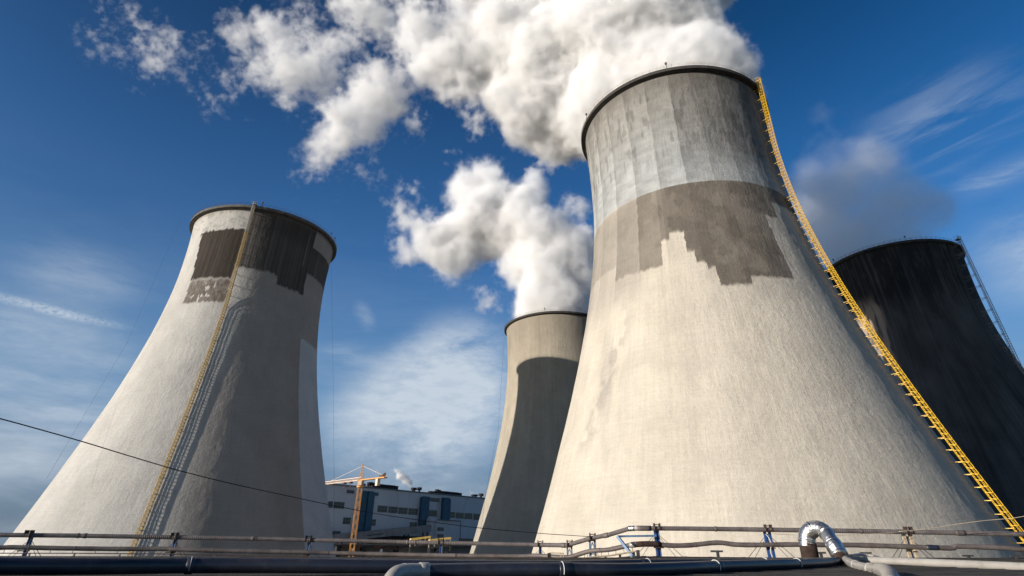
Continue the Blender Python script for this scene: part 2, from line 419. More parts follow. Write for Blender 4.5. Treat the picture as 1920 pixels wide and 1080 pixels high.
def paint2(s, z):
    N = np.stack([s * .35, z * .35, s * 0], 1)
    js = (fbm(N * 2, 3, 15) - .5) * 1.3; jz = (fbm(N * 1.7, 3, 19) - .5) * 1.5
    S_, Z_ = s + js, z + jz
    n = fbm(np.stack([s * .10, z * .06, s * 0], 1), 4, 2)
    st = streaks(s, z, 61, 1.0, .015)
    pw = 13.85
    k = np.floor((S_ + 24.5) / pw); fr = (S_ + 24.5) / pw - k
    pr = vnoise(np.stack([k * 3.7, k * 0 + .5, k * 0], 1), 8)
    saw = .80 + .34 * fr ** .8
    c = np.array([.485, .44, .37])[None, :] * (0.88 + .2 * n + .10 * (st - .5))[:, None]
    # below: greyer towards the right
    c = lay(c, .55 * sm(s, 8, 60), (.40, .365, .315))
    # old grey drifts, left
    dr = sm(fbm(np.stack([s * .16 + (z - 40) * .02, z * .045, s * 0], 1), 5, 71), .50, .64) * sm(-s, 18, 34) * sm(z, 14, 34)
    c = lay(c, dr * .38, (.33, .305, .275))
    bt = box_mask(S_ + (58 - Z_) * .45, Z_, -35, -27.5, 32, 61, 2.5, 4) * sm(fbm(N * .9, 4, 73), .42, .58)
    c = lay(c, bt * .6, (.30, .275, .245))
    # transition zone under the dark band, mottled rectangles
    tz = sm(z, 60, 68) * (1 - sm(z, 92, 93)) * sm(-s, 22, 26)
    c = lay(c, tz * (.35 + .5 * pr), (.29, .265, .235))
    c = lay(c, sm(z, 56, 66) * (1 - sm(z, 80, 84)) * sm(s, -14, 10) * .22, (.33, .305, .27))
    # dark band
    low = np.select([S_ < -38, S_ < -25, S_ < -13, S_ < -9.3, S_ < -2.5, S_ < 0.5, S_ < 4.0, S_ < 7.5, S_ < 19, S_ < 30, S_ < 37.5, S_ < 45],
                    [75, 71, 70.5, 77.5, 78.8, 73.0, 69.5, 67.8, 62.9, 64.8, 65.0, 83.0], 88)
    amt = np.where(S_ < -38, .35, np.where(S_ < -24.3, .55, np.where(S_ < -13, .85, 1.0)))
    dk = sm(Z_, low - .5, low + .5) * (1 - sm(z + (S_ - s) * .1, 92.8, 93.25)) * amt
    mo_ = fbm(np.stack([s * .16, z * .22, s * 0], 1), 5, 83)
    c = lay(c, dk * .97 * (.90 + .14 * sm(mo_, .40, .56)), (.122, .106, .089))
    c = lay(c, dk * sm(fbm(np.stack([s * .2, z * .5, s * 0], 1), 4, 81), .5, .62) * .35, (.18, .155, .128))
    # upper band
    up = sm(z, 92.8, 93.25)
    uc = np.array([.31, .318, .315])[None, :] * np.ones_like(c)
    hi = sm(z, 99, 126)[:, None]
    uc = uc * (1 - hi) + np.array([.235, .225, .205])[None, :] * hi
    rr = sm(s, -12, 30)[:, None] * sm(z, 95, 106)[:, None]
    uc = uc * (1 - .62 * rr) + np.array([.13, .12, .11])[None, :] * (.62 * rr)
    uc = uc * (saw * (.88 + .24 * pr))[:, None]
    mot = fbm(np.stack([s * .22, z * .9, s * 0], 1), 4, 91)
    uc = uc * (.78 + .44 * mot)[:, None]
    mot2 = sm(fbm(np.stack([s * .5, z * .25, s * 0], 1), 4, 95), .55, .7)[:, None] * sm(z, 96, 108)[:, None]
    uc = uc * (1 - .28 * mot2)
    c = c * (1 - up[:, None]) + uc * up[:, None]
    below = (1 - up) * sm(z, 58, 75)
    c = c * (1 - below[:, None] * (1 - (saw * .5 + .5)[:, None]))
    drip = streaks(s, z, 99, 2.2, .03, 3)
    c = lay(c, sm(z, 121 + 8 * (drip - .5), 130.5) * .60, (.11, .10, .088))
    return c


def paint3(s, z):
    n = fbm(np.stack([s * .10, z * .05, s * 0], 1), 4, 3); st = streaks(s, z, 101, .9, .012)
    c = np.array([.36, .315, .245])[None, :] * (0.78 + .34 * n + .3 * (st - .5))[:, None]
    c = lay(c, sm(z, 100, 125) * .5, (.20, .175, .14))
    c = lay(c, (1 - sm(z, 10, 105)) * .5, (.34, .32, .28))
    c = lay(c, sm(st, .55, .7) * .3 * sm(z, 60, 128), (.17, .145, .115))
    return c


def paint4(s, z):
    n = fbm(np.stack([s * .14, z * .10, s * 0], 1), 4, 4); st = streaks(s, z, 111, 1.2, .02)
    c = np.array([.072, .069, .067])[None, :] * (0.5 + 1.0 * n + .7 * (st - .5))[:, None]
    c = lay(c, sm(z, 96, 112) * (.85 - .55 * sm(st, .5, .68)), (.018, .017, .017))
    c = lay(c, sm(fbm(np.stack([s * .45, z * .25, s * 0], 1), 4, 121), .56, .68) * sm(z, 86, 100) * .22, (.12, .10, .085))
    c = lay(c, box_mask(s, z, -60, -17, 60, 108, 3, 4) * sm(fbm(np.stack([s * .3, z * .12, s * 0], 1), 4, 131), .30, .55) * .8, (.42, .32, .24))  # sunlit patch on the left flank, painted into the colour as lighter tan
    return c


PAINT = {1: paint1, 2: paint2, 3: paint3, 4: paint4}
LABEL = {1: 'concrete cooling tower with dark brown patch and long ladder shadow, left of the crane',
         2: 'huge cream concrete cooling tower with grey top band and bright yellow caged ladder',
         3: 'steaming cooling tower in the middle distance with a big dark shadow across it',
         4: 'soot black cooling tower with grey caged ladder, behind the huge cream tower'}
RES = {1: (620, 330), 2: (800, 420), 3: (300, 230), 4: (360, 230)}
LAD = {1: (-1.35187221, 88, 1.2, .55), 2: (-.84624923, 110, 1.2, 1.5), 4: (-1.140912059, 75, 2.8, .9)}
towers = {}


def tower(k):
    x, y, S, H, dr = TW[k]; b = math.atan2(-y, -x); nt, nz = RES[k]
    ob = thing('cooling_tower', LABEL[k], 'cooling tower', (x, y, 0), 'cooling towers of the power station'); towers[k] = ob
    s = np.concatenate([np.linspace(-95, 95, nt, endpoint=False), np.linspace(95, 265, 60, endpoint=False)])
    n = len(s); zz = np.linspace(0, H, nz); r = rad(zz, S)
    # slight out-of-true relief: casting lifts and meridional panels
    SS, ZZ = np.meshgrid(s, zz); rel = (fbm(np.stack([SS.ravel() * .10, ZZ.ravel() * .12, ZZ.ravel() * 0], 1), 4, k) - .5) * .13
    rel = rel + (fbm(np.stack([SS.ravel() * .5, ZZ.ravel() * .5, ZZ.ravel() * 0], 1), 3, k + 50) - .5) * .09
    rel *= (1 - sm(ZZ.ravel(), H - 3, H - 1)) * sm(265 - SS.ravel(), 0, 20) 
    RR = np.repeat(r, n) + rel; TH = np.radians(SS.ravel()) + b
    co = np.stack([RR * np.cos(TH), RR * np.sin(TH), ZZ.ravel()], 1)
    # inner face
    zi = np.linspace(H, 60, 14); ri = rad(zi, S) - .9; si = s[::6] if False else s
    SI, ZI = np.meshgrid(s, zi); ci = np.stack([np.repeat(ri, n) * np.cos(np.radians(SI.ravel()) + b), np.repeat(ri, n) * np.sin(np.radians(SI.ravel()) + b), ZI.ravel()], 1)
    V = np.concatenate([co, ci]); rows = nz + len(zi)
    i = np.arange(rows - 1)[:, None] * n; j = np.arange(n)[None, :]; j2 = (j + 1) % n
    F = np.stack([i + j, i + j2, i + n + j2, i + n + j], -1).reshape(-1, 4)
    me = bpy.data.meshes.new('shell'); me.vertices.add(len(V)); me.vertices.foreach_set('co', V.ravel().astype(np.float32))
    me.loops.add(F.size); me.loops.foreach_set('vertex_index', F.ravel().astype(np.int32))
    me.polygons.add(len(F)); me.polygons.foreach_set('loop_start', np.arange(0, F.size, 4, dtype=np.int32))
    me.polygons.foreach_set('use_smooth', np.ones(len(F), dtype=bool)); me.update(calc_edges=True)
    Sall = np.concatenate([SS.ravel(), SI.ravel()]); Zall = np.concatenate([ZZ.ravel(), ZI.ravel()])
    sw = (Sall + 180) % 360 - 180
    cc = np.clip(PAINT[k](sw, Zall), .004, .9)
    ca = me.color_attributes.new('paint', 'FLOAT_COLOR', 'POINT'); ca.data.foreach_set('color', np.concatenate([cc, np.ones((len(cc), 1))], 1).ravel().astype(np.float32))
    uvl = me.uv_layers.new(name='shell'); uu = np.radians(Sall) * 38.0
    U = uu[F].copy(); w = (F % n); wrap = (w[:, 0] == n - 1); U[wrap, 1] = np.radians(265) * 38; U[wrap, 2] = np.radians(265) * 38
    uvl.data.foreach_set('uv', np.stack([U + k * 500, Zall[F] * 1.12], -1).ravel().astype(np.float32))
    me.materials.append(M['concrete'])
    o = bpy.data.objects.new('shell', me); col.objects.link(o); o.parent = ob
    # rim cornice: a walkway ring with a shadowy underside
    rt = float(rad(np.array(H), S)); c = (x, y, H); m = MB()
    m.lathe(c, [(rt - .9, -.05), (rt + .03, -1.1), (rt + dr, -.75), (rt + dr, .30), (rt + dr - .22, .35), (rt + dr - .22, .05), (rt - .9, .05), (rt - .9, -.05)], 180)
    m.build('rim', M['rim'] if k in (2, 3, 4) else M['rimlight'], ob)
    m = MB(); nn = 90
    ring = lambda rr, z, cnt=180: [(x + rr * math.cos(2 * math.pi * a / cnt), y + rr * math.sin(2 * math.pi * a / cnt), H + z) for a in range(cnt + 1)]
    for z_ in (.95, 1.45): m.tube(ring(rt + dr - .1, z_), .035, 4, False)
    for a in range(nn):
        an = 2 * math.pi * a / nn; px, py = x + (rt + dr - .1) * math.cos(an), y + (rt + dr - .1) * math.sin(an)
        m.bar((px, py, H + .35), (px, py, H + 1.47), .07)
    m.build('rim_railing', M['darksteel'] if k != 2 else M['cream'], ob)
    # warning lights on the rim
    lights = {1: [(492, 386), (617, 446), (628, 452)], 2: [(1247, 124), (1099, 217)], 3: [(1023, 582)], 4: [(1698, 441), (1563, 483)]}[k]
    for (u, v) in lights:
        d = ray(u, v); best = None
        for a in range(1440):
            an = 2 * math.pi * a / 1440; p = Vector((x + (rt + dr - .1) * math.cos(an), y + (rt + dr - .1) * math.sin(an), H + 1.5)) - Vector((0, 0, HC))
            e = d.angle(p)
            if best is None or e < best[0]: best = (e, p)
        p = best[1] + Vector((0, 0, HC)); m = MB()
        m.tube([p - Vector((0, 0, 1.1)), p + Vector((0, 0, .25))], .07, 6); m.tube([p + Vector((0, 0, .25)), p + Vector((0, 0, .45)), p + Vector((0, 0, .95)), p + Vector((0, 0, 1.1))], [.16, .3, .3, .12], 8)
        m.build('warning_light', M['black'], ob)


def ladder(k, mt, mtop, step=None):
    """caged ladder standing off the shell: stringers, rungs, cage hoops and straps, brackets to the shell"""
    x, y, S, H, dr = TW[k]; th, zc, o0, o1 = LAD[k]
    er = Vector((math.cos(th), math.sin(th), 0)); et = Vector((-math.sin(th), math.cos(th), 0))
    def rl(z):
        r = float(rad(np.array(z), S)) + o1
        if z > zc:
            rc = float(rad(np.array(zc), S)) + o1; rt = float(rad(np.array(H), S)) + dr + max(0.0, o0 - dr) + .25
            r = rc + (rt - rc) * (z - zc) / (H - zc)
        return r
    base = Vector((x, y, 0)); P = lambda z, a=0, o=0: base + er * (rl(z) + o) + et * a + Vector((0, 0, z))
    z0, z1 = 4.0, H + 2.2
    lad = thing('caged_ladder', '', 'ladder') if False else None
    split = 119.0 if k == 1 else 1e9
    root = MB_parent = bpy.data.objects.new('ladder', None); col.objects.link(root)
    root.parent = towers[k]
    root.matrix_parent_inverse = Matrix.Translation(-Vector(towers[k].location))
    zs = np.arange(z0, z1, 1.0)
    hw, dep = (.50, 1.05) if k != 1 else (.42, .95)
    tk = {1: (.10, .07, .066, .080, .10), 2: (.07, .05, .038, .050, .065), 4: (.08, .05, .045, .055, .08)}[k]
    parts = {'stringers': MB(), 'rungs': MB(), 'cage': MB(), 'brackets': MB(), 'upper_cage': MB()}
    for sg in (-1, 1): parts['stringers'].tube([P(z, sg * hw) for z in zs], tk[0], 4, twist=.78)
    for z in np.arange(z0, z1, .5): parts['rungs'].bar(P(z, -hw), P(z, hw), tk[1])
    def cagebar(part, za, zb, zstep):
        nseg = 5
        for j in range(nseg + 1):
            a = -math.pi / 2 + math.pi * j / nseg
            off, lat = dep * math.cos(a), (hw + .08) * math.sin(a) * 1.15
            if j % 1 == 0: part.tube([P(z, lat, off) for z in np.arange(za, zb, 1.0)], tk[2], 4, False, .78)
        for z in np.arange(za, zb, zstep):
            pts = [P(z, (hw + .08) * 1.15 * math.sin(-math.pi / 2 + math.pi * j / 8), dep * math.cos(-math.pi / 2 + math.pi * j / 8)) for j in range(9)]
            part.tube(pts, tk[3], 4, False, .78)
    if k == 1:
        cagebar(parts['cage'], z0 + 2, split, 1.0); cagebar(parts['upper_cage'], split, z1, 1.0)
    else:
        cagebar(parts['cage'], z0 + 2, z1, 1.0)
    if k == 2: bz = list(np.arange(z0 + 1, 92, 2.1)) + list(np.arange(92, H - .5, 3.7))
    else: bz = list(np.arange(z0 + 1, H - .5, {1: 4.4, 4: 5.2}[k]))
    for z in bz:
        rs = float(rad(np.array(z), S)); gap = rl(z) - rs
        for sg in (-1, 1):
            A = P(z, sg * hw * 1.0, .1); B = base + er * (rs - .1) + et * (sg * hw * (1.0 if gap < 2 else 1.5)) + Vector((0, 0, z))
            parts['brackets'].bar(A, B, tk[4])
            if gap > 2 or k == 4:
                B2 = base + er * (float(rad(np.array(z - 1.6), S)) - .1) + et * (sg * hw * 1.1) + Vector((0, 0, z - 1.7)); parts['brackets'].bar(A, B2, tk[4] * .85)
        parts['brackets'].bar(P(z, -hw * 1.45, .12), P(z, hw * 1.45, .12), tk[4] * 1.2)
    for nm, mbb in parts.items():
        if not mbb.v: continue
        o = mbb.build({'stringers': 'stringer', 'rungs': 'rung', 'cage': 'safety_cage', 'brackets': 'bracket', 'upper_cage': 'safety_cage'}[nm], mtop if nm == 'upper_cage' else mt)
        o.parent = root; o.matrix_parent_inverse = Matrix.Identity(4)
        if nm in ('rungs', 'brackets'): o['kind'] = 'stuff'
        if nm == 'upper_cage': o['label'] = 'grey unpainted top of the ladder cage'
    # landing at the top
    m = MB(); m.box(P(H + .4, 0, -.3), (2.2, 1.6, .12), th + math.pi / 2)
    for a in (-.9, .9):
        for o_ in (-1.0, .6): m.bar(P(H + .4, a, o_), P(H + 2.0, a, o_), .07)
        m.bar(P(H + 1.9, a, -1.0), P(H + 1.9, a, .6), .06)
    q = m.build('landing', M['galv'] if k != 4 else M['darksteel']); q.parent = root; q.matrix_parent_inverse = Matrix.Identity(4)


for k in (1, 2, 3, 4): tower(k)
bpy.context.view_layer.update()
ladder(1, M['oldyellow'], M['galv']); ladder(2, M['yellow'], None); ladder(4, M['greysteel'], None)


def wire(name, label, cat, pts, r, m, n=5, group=None):
    b = MB(); b.tube(pts, r, n); o = b.build(name, m, smooth=True); return tag(o, label, cat, group)


# lightning conductor cables hanging from the rims
GW = 'thin conductor cables hanging from tower rims'
wire('conductor_cable', 'thin cable left of the patched tower, dropping from its rim', 'cable', [at(338, 420, 205), at(240, 650, 190), at(92, 905, 165)], .03, M['darksteel'], 4, GW)
wire('conductor_cable', 'hair thin vertical cable beside the right edge of the patched tower', 'cable', [at(622, 500, 200), at(627, 700, 198), at(631, 905, 196), at(632, 1040, 195)], .03, M['darksteel'], 4, GW)
wire('conductor_cable', 'faint cable beside the left edge of the steaming middle tower', 'cable', [at(947, 640, 300), at(938, 800, 285), at(915, 930, 280), at(905, 1010, 278)], .035, M['darksteel'], 4, GW)

# ------------------------------------------------------------------ steam
import bmesh


def steam(name, label, blobs, spacing, puff, dens, noise_sc, step, seed, res=128, wisp=.5, hull_vox=2.6, colr=(1, 1, 1), grp='steam plumes', ns=22.0, rates=1.0):
    """blobs: (u, v, y, radius_px, solidity, depth_factor). A cloud of puffs in world space, a hull round it, density from the puffs."""
    rng = np.random.default_rng(seed); pts = []
    for (u, v, y, rp, sol, dz) in blobs:
        c = at(u, v, y); dist = (c - Vector((0, 0, HC))).dot(ray(960, 424).normalized()); r = rp * dist / FPX
        n = max(6, int(4.19 * r ** 3 * dz / spacing ** 3))
        p = rng.normal(size=(n, 3)); p /= np.linalg.norm(p, axis=1)[:, None]; q = rng.random(n) ** (1 / 3.)
        vd = np.array((c - Vector((0, 0, HC))).normalized())
        p = p * q[:, None] * r
        p -= np.outer(p @ vd, vd) * (1 - dz)
        W_ = p + np.array(c)
        w1 = np.stack([fbm(W_ / (ns * 1.3) + o_, 3, seed + 40) for o_ in (0, 31.7, 77.1)], 1) - .5
        lo = (fbm(W_ / (ns * .8) + w1 * 2.0, 5, seed, .6) - .5) / .10
        hi = (fbm(W_ / (ns * .22) + w1 * 3.0, 5, seed + 9, .62) - .5) / .10
        w_ = .05 + .85 * sol; low_ = max(0., min(1., (.80 - sol) / .38))
        f = (lo * w_ + hi * (1.15 - w_))
        thr = .62 - 3.1 * sol - .85 * low_ + 2.2 * q ** 3
        pm = .42 + .58 * min(1, max(0, (sol - .3) / .5)); wt = np.clip((f - thr) * (.70 - .36 * low_), 0, 1) * (1 - .87 * low_) * (1 - .5 * q ** 4); wt = wt + .17 * np.clip(.55 + .45 * hi - .6 * q ** 2 + (sol - .4), 0, 1) * (1 - q ** 4); kk = wt > .04; pts.append(np.concatenate([W_[kk], wt[kk, None]], 1))
    P = np.concatenate(pts); WT = P[:, 3]; P = np.ascontiguousarray(P[:, :3])
    me = bpy.data.meshes.new('pts'); me.vertices.add(len(P)); me.vertices.foreach_set('co', P.ravel().astype(np.float32)); me.update()
    tmp = bpy.data.objects.new('tmp', me); col.objects.link(tmp)
    ng = bpy.data.node_groups.new('hull', 'GeometryNodeTree'); ng.interface.new_socket('Geometry', in_out='INPUT', socket_type='NodeSocketGeometry'); ng.interface.new_socket('Geometry', in_out='OUTPUT', socket_type='NodeSocketGeometry')
    gi = ng.nodes.new('NodeGroupInput'); go = ng.nodes.new('NodeGroupOutput')
    mp = ng.nodes.new('GeometryNodeMeshToPoints'); pv = ng.nodes.new('GeometryNodePointsToVolume'); vm = ng.nodes.new('GeometryNodeVolumeToMesh')
    pv.resolution_mode = 'VOXEL_SIZE' if hasattr(pv, 'resolution_mode') else None
    pv.inputs['Voxel Size'].default_value = hull_vox; pv.inputs['Radius'].default_value = puff * 1.02; pv.inputs['Density'].default_value = 1
    vm.inputs['Threshold'].default_value = .1
    for a, b in ((gi.outputs[0], mp.inputs[0]), (mp.outputs[0], pv.inputs[0]), (pv.outputs[0], vm.inputs[0]), (vm.outputs[0], go.inputs[0])): ng.links.new(a, b)
    md = tmp.modifiers.new('h', 'NODES'); md.node_group = ng
    dg = bpy.context.evaluated_depsgraph_get(); dg.update()
    hull = bpy.data.meshes.new_from_object(tmp.evaluated_get(dg)); bpy.data.objects.remove(tmp)
    # hull mesh plus the puff centres as loose vertices (they drive the density)
    nh = len(hull.vertices); V = np.empty(nh * 3, dtype=np.float32); hull.vertices.foreach_get('co', V); V = V.reshape(-1, 3)
    L = np.empty(len(hull.loops), dtype=np.int32); hull.loops.foreach_get('vertex_index', L)
    ls = np.empty(len(hull.polygons), dtype=np.int32); hull.polygons.foreach_get('loop_start', ls)
    m2 = bpy.data.meshes.new(name); m2.vertices.add(nh + len(P)); m2.vertices.foreach_set('co', np.concatenate([V, P.astype(np.float32)]).ravel())
    m2.loops.add(len(L)); m2.loops.foreach_set('vertex_index', L); m2.polygons.add(len(ls)); m2.polygons.foreach_set('loop_start', ls)
    m2.update(calc_edges=True)
    o = bpy.data.objects.new(name, m2); col.objects.link(o); tag(o, label, 'steam', grp)
    vg = o.vertex_groups.new(name='thickness'); lev = np.clip(np.round(WT * 20), 1, 20).astype(int)
    for l_ in range(1, 21):
        ix = np.nonzero(lev == l_)[0]
        if len(ix): vg.add((ix + nh).tolist(), l_ / 20., 'REPLACE')
    mt = bpy.data.materials.new('steam_' + str(seed)); mt.use_nodes = True; q = NT(mt.node_tree); q.n.clear()
    pd = q.new('ShaderNodeTexPointDensity'); pd.point_source = 'OBJECT'; pd.object = o; pd.space = 'WORLD'; pd.radius = puff; pd.resolution = res; pd.vertex_color_source = 'VERTEX_WEIGHT'; pd.vertex_attribute_name = 'thickness'; pd.interpolation = 'Linear'
    tcn = q.new('ShaderNodeTexCoord'); geo = q.new('ShaderNodeNewGeometry')
    pos = geo.outputs['Position']; q.l.new(pos, pd.inputs[0])
    nz = q.noise(pos, noise_sc, 4, .62)
    core = .50 * puff ** 3 / spacing ** 3
    sp_ = q.new('ShaderNodeSeparateColor'); q.l.new(pd.outputs['Color'], sp_.inputs[0])
    pn = q.math('DIVIDE', mul2(q, pd.outputs['Density'], sp_.outputs[0]), core)
    nl = q.noise(pos, noise_sc * .22, 5, .6, .6)
    er = q.math('MULTIPLY', q.mapr(nz, .30, .70, 1.0, .0), q.mapr(pn, .1, 1.3, wisp * .95, wisp * .1))
    d = q.math('SUBTRACT', pn, er, clamp=True)
    d = q.math('POWER', d, 1.35)
    d = mul2(q, d, mul2(q, q.mapr(nz, .34, .66, .50, 1.4), q.mapr(nl, .32, .66, .60, 1.3)))
    d = q.math('MULTIPLY', d, dens)
    vs = q.new('ShaderNodeVolumePrincipled'); vs.inputs['Color'].default_value = (*colr, 1); vs.inputs['Anisotropy'].default_value = 0.0
    q.put(vs.inputs['Density'], d)
    out = q.new('ShaderNodeOutputMaterial'); q.l.new(vs.outputs[0], out.inputs['Volume'])
    m2.materials.append(mt)
    bb = V.max(0) - V.min(0); auto = float(bb.mean()) / 10
    try: mt.cycles.volume_step_rate = step / auto
    except Exception: mt.volume_step_rate = step / auto
    print(name, 'puffs', len(P), 'hull', len(ls), 'bbox', bb)
    return o


# the plumes; each blob: u, v of its centre, distance y, radius in px, solidity, depth squash
P2 = [(1265, 190, 139, 150, .95, .8), (1200, 100, 140, 150, 1.0, .8), (1150, 215, 146, 120, 1.0, .8), (1060, 120, 143, 140, .95, .8), (1255, 60, 138, 95, .9, .8),
      (1300, 85, 138, 66, .62, .8), (1330, 120, 138, 50, .4, .8), (1060, 245, 156, 75, .85, .8), (990, 190, 150, 105, .80, .7), (940, 70, 145, 120, .80, .7), (1120, -20, 140, 150, .9, .7),
      (850, 120, 148, 100, .62, .7), (790, 60, 147, 105, .58, .6), (710, 150, 150, 90, .56, .6), (640, 235, 152, 105, .54, .5), (565, 130, 152, 115, .52, .5),
      (690, 30, 150, 105, .54, .5), (480, 95, 153, 100, .48, .5), (600, 310, 155, 85, .44, .5), (530, 30, 152, 95, .42, .5), (430, 190, 155, 75, .36, .5),
      (240, 75, 158, 110, .43, .4), (320, 105, 158, 85, .44, .4), (220, 10, 158, 80, .42, .4), (1030, 300, 160, 48, .5, .8), (1280, -60, 138, 110, .85, .7),
      (720, -40, 148, 100, .45, .6), (900, -50, 146, 110, .7, .6), (380, 150, 156, 70, .34, .4), (690, 330, 154, 55, .32, .5), (900, 215, 151, 80, .58, .6), (760, 230, 152, 60, .40, .5)]
P3 = [(1038, 568, 322, 80, 1.0, .8), (1040, 510, 322, 78, 1.0, .8), (1010, 450, 322, 75, .9, .8), (960, 415, 325, 80, .84, .8), (985, 365, 325, 55, .64, .8),
      (900, 410, 328, 80, .68, .7), (965, 500, 323, 55, .74, .8), (925, 365, 327, 62, .66, .8), (870, 365, 329, 52, .55, .7), (880, 330, 330, 48, .5, .7), (845, 305, 330, 34, .45, .7), (850, 465, 330, 76, .60, .7), (785, 440, 332, 70, .50, .7), (755, 375, 333, 58, .46, .7),
      (760, 490, 333, 45, .32, .7), (1080, 475, 322, 56, .80, .8), (930, 320, 328, 42, .42, .7), (1000, 340, 326, 42, .45, .7), (905, 560, 325, 60, .16, .5), (1100, 540, 322, 40, .8, .8), (1070, 400, 322, 50, .5, .7)]
P4 = [(1690, 405, 237, 85, .85, .8), (1640, 430, 237, 95, .85, .8), (1600, 340, 240, 100, .66, .8), (1550, 400, 242, 95, .66, .8), (1735, 400, 237, 48, .8, .8), (1650, 300, 242, 65, .55, .7),
      (1530, 300, 245, 65, .45, .7), (1560, 220, 248, 50, .42, .6), (1625, 205, 248, 45, .38, .6), (1500, 190, 250, 34, .4, .6), (1520, 450, 243, 85, .8, .8), (1600, 470, 238, 70, .9, .8), (1510, 370, 243, 60, .55, .8)]
steam('steam_plume', 'huge white steam plume pouring left from the cream tower with the yellow ladder', P2, 1.8, 4.8, .50, .25, 2.2, 3, 208, .6, 1.9, ns=36.0)
steam('steam_plume', 'white steam plume rising from the middle tower that lies partly in shadow', P3, 2.7, 8.0, .32, .12, 3.2, 7, 176, .5, 2.7, ns=55.0)
steam('steam_plume', 'thin grey shaded steam drifting off the soot black tower', P4, 3.4, 10.0, .042, .06, 4.5, 9, 96, .35, 3.4, ns=70.0)
steam('steam_puff', 'small steam puff blowing from a vent on the plant roof', [(772, 908, 410, 6, 1, 1), (764, 901, 408, 9, .9, 1), (752, 893, 406, 9, .8, 1), (744, 886, 404, 6, .7, 1), (736, 883, 402, 4, .5, 1)], 1.0, 2.4, .9, .3, 1.0, 12, 48, .45, .9, ns=5.0, grp='small steam puffs over the plant roof')
steam('steam_puff', 'faint wisp of steam over the right hand roof vents', [(895, 930, 480, 4, .9, 1), (889, 925, 478, 5, .7, 1), (886, 919, 476, 4, .6, 1)], 1.0, 2.4, .4, .3, 1.0, 13, 48, .45, .9, ns=5.0, grp='small steam puffs over the plant roof')

# ------------------------------------------------------------------ plant building far behind
A0 = at(615.6, 910.7, 400); A0.z = 0; B0 = at(914.4, 937, 520); B0.z = 0
wd = (B0 - A0).normalized(); wn = Vector((wd.y, -wd.x, 0))     # towards the camera
wang = math.atan2(wd.y, wd.x); BH = 50.2


def wall(u, v, off=0.0):
    """pixel of the plant's wall -> (metres along the wall, height)"""
    d = ray(u, v); o = Vector((0, 0, HC)); q = A0 + wn * off
    tt = (q - o).dot(wn) / d.dot(wn); p = o + d * tt
    return (p - A0).dot(wd), p.z


def Z3(x, y): return 580 + x * .2222, 840 + y * .2222


plant = thing('power_plant_building', 'long pale clad power plant hall with blue ducts behind the crane', 'building', tuple(A0))
def wbox(m, s0, s1, z0, z1, d0, d1):
    c = A0 + wd * ((s0 + s1) / 2) + wn * ((d0 + d1) / 2); m.box((c.x, c.y, (z0 + z1) / 2), (abs(s1 - s0), abs(d1 - d0), z1 - z0), wang)


m = MB(); wbox(m, -60, 260, 0, BH, -60, 0)
for i in range(0, 54): wbox(m, -60 + i * 6, -60 + i * 6 + .12, 0, BH - .8, 0, .06)
for z_ in (37.6, 24.5, 12.5): wbox(m, -60, 260, z_, z_ + .18, 0, .10)
m.build('wall', M['clad'], plant)
m = MB(); wbox(m, -60.6, 260.6, BH, BH + .9, -60.5, .5); m.build('roof', M['mullion'], plant)


def window(x0, y0, x1, y1, off=0.0, par=None, panes=3, mt=None):
    s0, z1 = wall(*Z3(x0, (y0 + y1) / 2), off); s1, _ = wall(*Z3(x1, (y0 + y1) / 2), off)
    _, z1 = wall(*Z3((x0 + x1) / 2, y0), off); _, z0 = wall(*Z3((x0 + x1) / 2, y1), off)
    f = MB(); wbox(f, s0, s1, z0, z1, off, off + .12)
    for i in range(1, panes): wbox(f, s0 + (s1 - s0) * i / panes - .07, s0 + (s1 - s0) * i / panes + .07, z0, z1, off + .12, off + .2)
    for zz in (z0, (z0 + z1) / 2, z1): wbox(f, s0 - .1, s1 + .1, zz - .09, zz + .09, off + .12, off + .22)
    fo = f.build('window', M['mullion'], par)
    g_ = MB(); wbox(g_, s0 + .05, s1 - .05, z0 + .05, z1 - .05, off + .13, off + .16)
    po = g_.build('pane', M['glass']); po.parent = fo; po.matrix_parent_inverse = Matrix.Identity(4)
    po.location = -fo.location
    return fo


for wq in [(335, 368, 400, 395), (545, 385, 605, 413), (180, 465, 220, 518), (227, 470, 317, 523), (598, 498, 680, 552), (688, 505, 767, 558), (773, 512, 851, 565),
           (858, 518, 936, 571), (1017, 428, 1120, 458), (1028, 532, 1100, 583), (1198, 545, 1250, 593), (1257, 550, 1327, 598), (1333, 555, 1398, 603), (1405, 560, 1468, 608),
           (307, 600, 372, 655), (525, 613, 583, 665), (870, 635, 928, 673), (220, 716, 285, 742), (1288, 768, 1410, 800)]:
    window(*wq, 0.0, plant)


